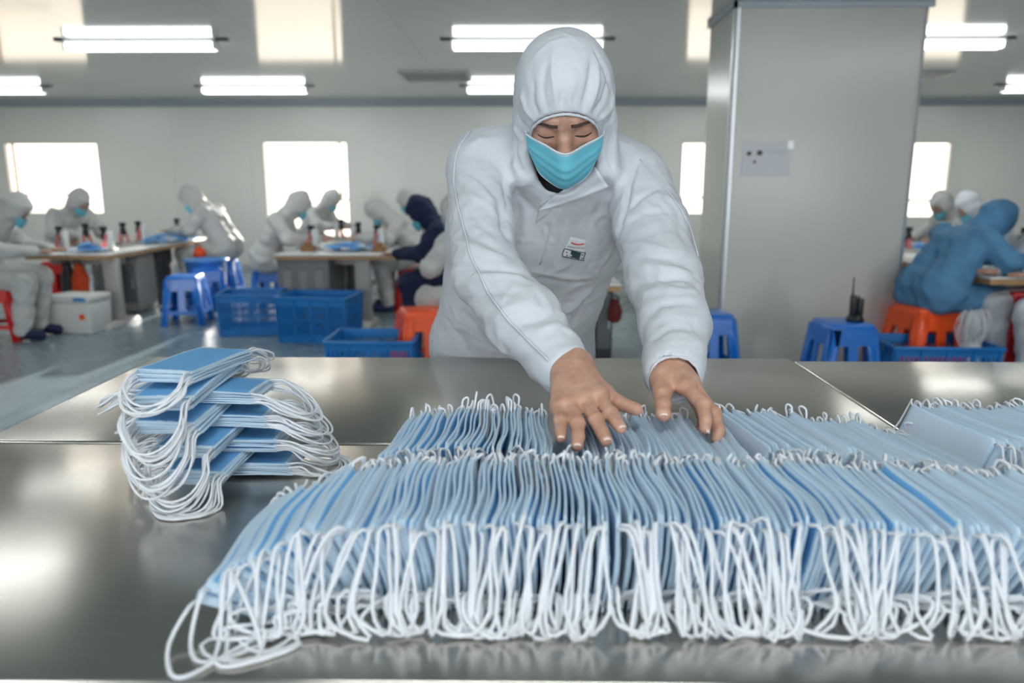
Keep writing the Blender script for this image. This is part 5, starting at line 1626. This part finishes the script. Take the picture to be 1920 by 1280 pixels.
# ============================================================ STEEL TABLES
TT = 0.85
def steel_table(x0, x1, y0, y1, zt, label, lip=0.004):
    root = empty('steel_table', ((x0 + x1) / 2, (y0 + y1) / 2, 0), label=label, cat='table', group='stainless steel packing tables')
    hx, hy = (x1 - x0) / 2, (y1 - y0) / 2
    b = MB(); b.box(-hx, hx, -hy, hy, zt - 0.04, zt)
    b.build('steel_top', M['steel'], root, bevel=0.005, seg=3)

    b = MB(); b.box(-hx + 0.06, hx - 0.06, -hy + 0.06, hy - 0.06, 0.18, 0.20); b.build('under_shelf', M['steel'], root, bevel=0.004)
    for sx in (-1, 1):
        for sy in (-1, 1):
            l_ = MB(); l_.cyl((sx * (hx - 0.07), sy * (hy - 0.07), 0.03), (sx * (hx - 0.07), sy * (hy - 0.07), zt - 0.04), 0.019, n=14); leg = l_.build('leg', M['alu'], root)
            f = MB(); f.lathe((sx * (hx - 0.07), sy * (hy - 0.07), 0), [(0.0, 0.0), (0.024, 0.0), (0.026, 0.02), (0.020, 0.034), (0.0, 0.034)], 14); f.build('foot', M['black'], leg)
    return root
SX = atz(1490, 678, TT).x
XL0 = atz(285, 673, TT).x
YS = atz(960, 832, TT).y; YF = atz(960, 1279, TT).y; YBK = atz(960, 670, TT).y
steel_table(XL0, SX - 0.002, YS + 0.004, YBK, TT, 'stainless steel table at the man’s waist, back row')
steel_table(SX + 0.004, SX + 1.55, YS + 0.004, atz(1700, 677, TT - 0.002).y, TT - 0.002, 'stainless steel table at the right of the back row, past the dark gap')
steel_table(XL0 + 0.02, SX - 0.002, YF, YS - 0.004, TT - 0.001, 'stainless steel table in front carrying the long row of masks')
steel_table(SX + 0.004, SX + 1.55, YF, YS - 0.004, TT - 0.001, 'stainless steel table in front at far right under the end of the masks')

for o in SC.objects:
    if o.type == 'MESH' and o.data.materials and o.data.materials[0] == M['steel'] and not o.data.uv_layers:
        me = o.data; uvl = me.uv_layers.new(name='UVMap')
        for lp in me.loops:
            c = me.vertices[lp.vertex_index].co
            uvl.data[lp.index].uv = (c.x, c.y + c.z)

# ============================================================ FACE MASKS
ML, MW = 0.172, 0.092
rnd = random.Random(11)
def nz1(x, s=0.0): return noise.noise(Vector((x, s, 3.7)))

def mask_geo(O, fn, flip=False, nu=12, nv=10, th=0.0024):
    """fn(u 0..1 along, v 0..1 across) -> (point, normal). outer blue on +normal side unless flip"""
    mb = MB(); F_, B_ = [], []
    vv = [0, 0.045, 0.16, 0.27, 0.30, 0.44, 0.47, 0.61, 0.64, 0.955, 1.0]
    uu = [0, 0.035] + [0.035 + 0.93 * (i + 1) / (nu - 2) for i in range(nu - 2)] + [1.0]
    nu = len(uu) - 1; nv = len(vv) - 1
    plt = [0, 0, 0.0, 0.0010, 0.0, 0.0012, 0.0, 0.0010, 0, 0, 0]
    for j, v in enumerate(vv):
        for i, u in enumerate(uu):
            p, n_ = fn(u, v)
            k = plt[j] if 0 < i < nu else plt[j] * 0.3
            F_.append((p + n_ * (th / 2 + k) - O)[:]); B_.append((p - n_ * (th / 2 - k * 0.6) - O)[:])
    n1 = nu + 1; K = len(F_)
    def mi(i, j, side):
        if j == 0 or j == nv - 1: return 2
        return side
    vs_ = F_ + B_
    mb.v = [tuple(x) for x in vs_]
    sA, sB = (1, 0) if flip else (0, 1)
    for j in range(nv):
        for i in range(nu):
            a = j * n1 + i
            mb.f.append((a, a + 1, a + n1 + 1, a + n1)); mb.m.append(mi(i, j, sA) if i not in (0, nu - 1) else 2); mb.smooth.append(True)
            mb.f.append((K + a + n1, K + a + n1 + 1, K + a + 1, K + a)); mb.m.append(mi(i, j, sB) if i not in (0, nu - 1) else 2); mb.smooth.append(True)
    for i in range(nu):
        mb.f.append((K + i, K + i + 1, i + 1, i)); mb.m.append(2); mb.smooth.append(False)
        a = nv * n1 + i
        mb.f.append((a, a + 1, K + a + 1, K + a)); mb.m.append(2); mb.smooth.append(False)
    for j in range(nv):
        a = j * n1
        mb.f.append((a, a + n1, K + a + n1, K + a)); mb.m.append(2); mb.smooth.append(False)
        a = j * n1 + nu
        mb.f.append((K + a, K + a + n1, a + n1, a)); mb.m.append(2); mb.smooth.append(False)
    return mb

MM = None
def make_mask(O, fn, loops, label, group, flip=False, nu=12, loop_r=0.00165, loop_n=22, th=0.0024):
    me = mask_geo(O, fn, flip, nu, th=th).mesh('face_mask')
    o = link('face_mask', me, [M['mblue'], M['mwhite'], M['medge']], None, O)
    tag(o, label, 'face mask', group)
    for pts in loops:
        mb = MB(); mb.tube([p - O for p in spline(pts, loop_n)], loop_r, 5)
        link('ear_loop', mb.mesh('ear_loop'), M['string'], o)
    return o

def floor_z(p, zmin):
    if p.z < zmin: p.z = zmin
    return p

def near_loop(A, B, i, seed, out=0.045, side=0.0, tz=TT + 0.0022, wild=None):
    """ear loop at the camera end: from the top corner forward, down to the table, back to the lower corner"""
    j = rnd.uniform
    clump = nz1(i * 0.17, seed) * 0.034 + side
    wd_ = j(-0.030, 0.030)
    o1 = out * j(0.60, 1.2)
    if wild is not None:
        q = wild; o1 = q[1]
        return [floor_z(p, tz) for p in [A, A + Vector((q[0] * 0.35, -0.014, 0.002)), Vector((A.x + q[0], A.y - o1 * 0.55, tz + 0.006)), Vector((A.x + q[0] * 0.6 + 0.012, A.y - o1, tz)), Vector((A.x + q[2] * 0.5, A.y - o1 * 1.02, tz)), Vector((A.x + q[2], A.y - o1 * 0.6, tz)), Vector((B.x * 0.7 + A.x * 0.3 + 0.01, B.y - 0.02, tz + 0.002)), B]]
    o1 = out
    s1 = j(-0.019, 0.019)
    mid = (A.z - tz)
    lift = j(-0.004, 0.010)
    lift += j(0, 1) ** 4 * 0.012
    P = [A, A + Vector((s1 * 0.7, -0.014, 0.003 + lift * 0.6)),
         Vector((A.x + clump * 0.5 + s1, A.y - o1 * 0.62, A.z - mid * 0.28 + lift)),
         Vector((A.x + clump * 0.9 + s1 * 1.3 + j(-.006, .006), A.y - o1 * 0.98, tz + mid * 0.34)),
         Vector((A.x + clump + s1 + j(-.012, .012), A.y - o1 * j(0.98, 1.12), tz + abs(j(0, 0.008)))),
         Vector((A.x + clump + s1 * 0.2 + wd_, A.y - o1 * j(0.85, 1.02), tz + abs(j(0, 0.018)))),
         Vector((A.x + clump * 0.8 + wd_ * 1.1, A.y - o1 * j(0.6, 0.9), tz + mid * j(0.25, 0.5))), Vector((B.x + clump * 0.4 + wd_ * 0.5, (A.y + B.y) / 2 - o1 * 0.30, tz + mid * j(0.1, 0.3))), B]
    return [floor_z(p, tz) for p in P]
def far_loop(A, B, i, seed, out=0.026, up=0.010, tz=TT + 0.0022):
    j = rnd.uniform
    c = nz1(i * 0.2, seed + 5) * 0.016
    k = j(0.6, 1.25)
    up = up * (0.2 + 1.2 * rnd.random() ** 2.0)
    P = [A, A + Vector((c * 0.3 + j(-.003, .003), out * 0.3, up * k)),
         A + Vector((c + j(-.006, .006), out * 0.85 * k, up * 0.9 * k)),
         Vector((A.x + c + j(-.010, .010), A.y + out * k, A.z - (A.z - tz) * 0.35)),
         Vector((B.x + c * 0.4 + j(-.008, .008), A.y + out * 0.7 * k, A.z - (A.z - tz) * 0.75)), B]
    return [floor_z(p, tz) for p in P]

def pile(n, base_x, top_x, hgt, y_near, y_far, label, group, seed, flip=False, wave=0.004, nu=12, skew=None, out=0.045, fout=0.026, fup=0.010, lr=0.00165, stuff=False, spare=None, twist=0.0):
    """masks standing on edge side by side. base_x/top_x(t): where long edges sit; hgt(t): height of the top edge"""
    mbs = []
    for i in range(n):
        t = i / (n - 1)
        jy = rnd.uniform(-0.004, 0.004) + nz1(i * 0.35, seed) * 0.005
        jh = rnd.uniform(-0.004, 0.004) + nz1(i * 0.22, seed + 2) * 0.009
        bx_ = base_x(t) + rnd.uniform(-.0006, .0006); tx_ = top_x(t) + rnd.uniform(-.0012, .0012)
        yn, yf = y_near(t) + jy, y_far(t) + jy
        h_ = hgt(t) + jh
        L = yf - yn
        sk = skew(t) if skew else 0.0
        zt0 = TT + 0.001
        wv = rnd.uniform(-0.0012, 0.0012)
        ph = nz1(i * 0.05, seed + 9) * 2.2
        amp = wave * (0.6 + 0.8 * nz1(i * 0.07, seed + 4))
        rz = rnd.uniform(-0.004, 0.004)
        tw = twist + rnd.uniform(-0.002, 0.002)
        def fn(u, v, bx_=bx_, tx_=tx_, yn=yn, L=L, h_=h_, ph=ph, amp=amp, wv=wv, sk=sk, rz=rz, tw=tw):
            def P(u, v):
                e = v ** 1.12
                x = bx_ + (tx_ - bx_) * e + sk * u * L + amp * math.sin(u * 5.2 + ph) * (0.35 + 0.65 * v) + wv * math.sin(u * 9 + ph * 3) * v + rz * (u - 0.5) + 0.003 * math.sin(v * math.pi) + tw * (1 - u) * v
                y = yn + u * L + 0.003 * v * (1 - u)
                z = zt0 + h_ * v * (1 - 0.02 * math.sin(u * 3.1)) - 0.006 * v * (u < 0.02)
                return Vector((x, y, z))
            p = P(u, v)
            du = P(min(u + 0.01, 1), v) - P(max(u - 0.01, 0), v); dv = P(u, min(v + 0.02, 1)) - P(u, max(v - 0.02, 0))
            du = Vector((du.x, max(du.y, 1e-4), 0))
            return p, dv.cross(du).normalized() * -1.0
        def nrm(u, v): return fn(u, v)
        A, B = fn(0.012, 0.965)[0], fn(0.012, 0.06)[0]
        A2, B2 = fn(0.988, 0.965)[0], fn(0.988, 0.06)[0]
        wild = {0: (-0.012, 0.078, 0.045), 1: (-0.006, 0.060, 0.060), 2: (0.010, 0.072, 0.085), 4: (0.004, 0.066, 0.07), 6: (0.02, 0.07, -0.03), 9: (-0.03, 0.062, 0.03)}.get(i) if seed == 1.0 else None
        loops = [near_loop(A, B, i, seed, out, wild=wild), far_loop(A2, B2, i, seed, fout, fup)]
        O = Vector((bx_, (yn + yf) / 2, TT))
        if stuff:
            g = mask_geo(Vector((0, 0, 0)), fn, flip, nu); mbs.append(g)
            for l_ in loops:
                g2 = MB(); g2.tube(spline(l_, 16), lr, 4, mi=3); mbs.append(g2)
        else:
            lab = label if not callable(label) else label(i, n, flip(i) if callable(flip) else flip)
            make_mask(O, fn, loops, lab, group, flip(i) if callable(flip) else flip, nu, lr)
    if stuff:
        big = MB()
        for g in mbs:
            o_ = len(big.v); big.v += g.v; big.f += [tuple(a + o_ for a in f) for f in g.f]; big.m += g.m; big.smooth += g.smooth
        o = big.build('mask_pile', [M['mblue'], M['mwhite'], M['medge'], M['string']])
        tag(o, label, 'masks', group, 'stuff')

def lerp_tab(tab):
    def f(t):
        for (a, x), (b, y) in zip(tab[:-1], tab[1:]):
            if t <= b:
                k = (t - a) / (b - a); return x + (y - x) * k
        return tab[-1][1]
    return f

# ---- the long front row
G1 = 'masks standing in the long front row'
def lab1(i, n, fl):
    if i == 0: return 'bottom mask at the left end of the front row, lying nearly flat on the steel'
    if i == 1: return 'second mask up from the steel at the left end of the front row'
    if i < 6: return 'one of the loosely fanned blue masks leaning at the left end of the front row'
    side = 'white side out' if fl else 'blue side out'
    t = i / (n - 1)
    where = ('left fifth of the front row' if t < 0.2 else 'front row before the pile left of the hands' if t < 0.40 else 'front row straight before the hands' if t < 0.62 else 'front row before the pile right of the hands' if t < 0.86 else 'right end of the front row')
    return 'upright mask, ' + side + ', ' + where
bx1 = lerp_tab([(0, -0.228), (0.02, -0.215), (0.06, -0.190), (0.12, -0.152), (0.3, -0.01), (0.5, 0.15), (0.7, 0.33), (0.85, 0.49), (1, 0.67)])
off1 = lerp_tab([(0, -0.088), (0.02, -0.080), (0.05, -0.066), (0.09, -0.048), (0.14, -0.026), (0.25, -0.008), (0.45, 0.006), (0.6, 0.018), (0.75, 0.034), (0.88, 0.050), (1, 0.064)])
def tx1(t): return bx1(t) + off1(t)
def h1_(t): return math.sqrt(max(MW * MW - off1(t) ** 2, 0.02 ** 2)) * (1 - 0.0 * t) + 0.003
pile(146, bx1, tx1, h1_, lerp_tab([(0, 0.660), (0.04, 0.675), (0.1, 0.692), (1, 0.700)]), lerp_tab([(0, 0.845), (0.04, 0.852), (0.1, 0.866), (1, 0.872)]),
     lab1, G1, 1.0, flip=lambda i: i > 14 and (nz1(i * 0.11, 77.0) + 0.35 * nz1(i * 0.9, 12.0)) * (1 if i < 62 else -1) > 0.02, wave=0.0065, nu=14, skew=lambda t: 0.02 + (0.02 - 0.02 * t), out=0.052, fout=0.020, fup=0.004, lr=0.0021)

# ---- the piles behind it
G2 = 'masks in the pile left of the man’s hands'
xa, xb = atz(735, 870, TT + .05).x, atz(1018, 870, TT + 0.05).x
pile(34, lambda t: xa + 0.03 + (xb - xa - 0.065) * t, lerp_tab([(0, xa - 0.012), (0.3, xa + 0.03 + (xb - xa) * 0.22), (0.7, xa + 0.015 + (xb - xa) * 0.70), (1, xb + 0.01)]), lerp_tab([(0, 0.074), (0.25, 0.088), (0.6, 0.091), (0.85, 0.088), (1, 0.080)]),
     lambda t: 0.932, lambda t: 1.100, 'pale blue face mask standing in the pile just left of the man’s hands', G2, 21.0, flip=False, wave=0.005, fup=0.014, fout=0.012, out=0.030,
     skew=lambda t: 0.10 - 0.10 * t)
G3 = 'masks in the pile under the man’s hands'
xa, xb = 0.062, 0.275
pile(34, lambda t: xa - 0.020 + (xb - xa - 0.03) * t, lambda t: xa + 0.005 + (xb - xa + 0.010) * t, lambda t: 0.085 - 0.008 * t * t,
     lambda t: 0.925, lambda t: 1.085, 'white-sided face mask leaning in the pile under the man’s hands', G3, 33.0, flip=False, wave=0.002, fup=0.010, fout=0.014, out=0.034, skew=lambda t: -0.02 + 0.02 * t)
G4 = 'masks in the pile right of the man’s hands'
xa, xb = 0.300, 0.575
pile(40, lambda t: xa - 0.012 + (xb - xa - 0.03) * t, lambda t: xa + 0.022 + (xb - xa + 0.02) * t, lambda t: 0.085 - 0.040 * t * t,
     lambda t: 0.935, lambda t: 1.100, 'white-sided face mask leaning in the pile right of the man’s hands', G4, 47.0, flip=False, wave=0.002, fup=0.010, fout=0.016, out=0.036, skew=lambda t: -0.16 + 0.05 * t)
xa, xb = 0.590, 0.90
pile(48, lambda t: xa + (xb - xa) * t, lambda t: xa + 0.04 + (xb - xa) * t + 0.03 * t, lambda t: 0.086,
     lambda t: 0.960, lambda t: 1.125, 'pile of white-sided masks fanned out at the right picture edge', None, 60.0, flip=False, wave=0.002, fup=0.012, fout=0.022, out=0.040, skew=lambda t: -0.18, stuff=True)

# ---- the cross-laid stack at the left
G5 = 'masks lying in the cross-laid stack at the left'
def flat_mask(cx, cy, z, ang, tilt_l, tilt_w, label, bow, drop, tz, blue_up=True, far_drop=None, lenf=1.0):
    ca, sa = math.cos(ang), math.sin(ang)
    U = Vector((ca, sa, 0)); W = Vector((-sa, ca, 0))
    ph = rnd.uniform(0, 6)
    def fn(u, v):
        a = (u - 0.5) * ML * lenf; b = (v - 0.5) * MW * 0.93
        z_ = z + tilt_l * a + tilt_w * b + bow * (1 - (2 * u - 1) ** 2) + 0.0006 * math.sin(u * 7 + ph)
        return Vector((cx, cy, 0)) + U * a + W * b + Vector((0, 0, z_)), Vector((0, 0, 1))
    loops = []
    for e, s in ((0.012, -1), (0.988, 1)):
        A, B = fn(e, 0.96)[0], fn(e, 0.04)[0]
        dr = drop[0 if s < 0 else 1]
        D = U * s
        j = rnd.uniform
        r_ = dr[0] * j(0.86, 1.14)           # reach
        dz = dr[1] * j(0.75, 1.2)            # fall
        sh = dr[2] + j(-0.006, 0.006)        # sideways drift
        mid = (A + B) / 2
        k1 = j(0.80, 1.05); k2 = j(0.80, 1.05)
        P = [A, A + D * r_ * 0.32 + Vector((0, 0, 0.004 * j(-1, 1) - dz * 0.06)), A * 1.0 + D * r_ * 0.75 * k1 + W * (sh * 0.6) - Vector((0, 0, dz * 0.42)),
             A * 0.80 + B * 0.20 + D * r_ * 1.0 + W * sh - Vector((0, 0, dz * 0.85)), mid + D * r_ * 1.12 + W * sh - Vector((0, 0, dz * 1.03)),
             A * 0.20 + B * 0.80 + D * r_ * 1.0 + W * sh - Vector((0, 0, dz * 0.88)),
             B * 1.0 + D * r_ * 0.75 * k2 + W * (sh * 0.6) - Vector((0, 0, dz * 0.45)), B + D * r_ * 0.32 + Vector((0, 0, 0.004 * j(-1, 1) - dz * 0.06)), B]
        loops.append([floor_z(p.copy(), tz) for p in P])
    O = Vector((cx, cy, z))
    make_mask(O, fn, loops, label, G5, flip=not blue_up, nu=10, loop_r=0.0017, loop_n=26, th=0.0014)

cxs, cys = atz(352, 845, TT + 0.06).x, 1.075
NB = 9; per = 8
z = TT + 0.003
pitch = 0.00215
for b in range(NB):
    along_x = (b % 2 == 0)
    hfrac = b / (NB - 1)
    sx = cxs + 0.026 - 0.060 * hfrac + rnd.uniform(-.004, .004)
    sy = cys + rnd.uniform(-.005, .005)
    ang = (0.04 if along_x else math.pi / 2 - 0.05) + rnd.uniform(-0.05, 0.05)
    if b == NB - 1: ang = math.pi / 2 - 0.12
    for k in range(per):
        zz = z
        lean_ = 0.0
        if along_x:
            lab = 'blue mask laid crosswise in the left stack, its loops pointing sideways'
            drop = ((0.058, 0.020 + 0.012 * hfrac, 0.0), (0.070, 0.024 + 0.014 * hfrac, -0.006))
            tilt_l = -0.03 * hfrac; cx, cy = sx + 0.010, sy + 0.012
        else:
            lab = 'blue mask laid lengthwise in the left stack, its loops hanging to the viewer'
            drop = ((0.056 + 0.010 * (1 - hfrac), 0.052 + 0.012 * hfrac, -0.010), (0.035, 0.03, 0.0))
            tilt_l = 0.02 + 0.10 * hfrac; cx, cy = sx - 0.002, sy - 0.012
        if b == NB - 1 and k == per - 1: lab = 'topmost pale blue mask of the left stack'
        flat_mask(cx + rnd.uniform(-.004, .004), cy + rnd.uniform(-.004, .004), zz, ang + rnd.uniform(-0.03, 0.03), tilt_l, rnd.uniform(-0.02, 0.02), lab,
                  0.001, drop, TT + 0.0018, blue_up=(k % 2 == 0 or k == per - 1))
        z += pitch
    z += 0.0012

# make sure nothing carries a leftover
for o in SC.objects:
    if o.name.startswith('person') and o.parent is None: pass
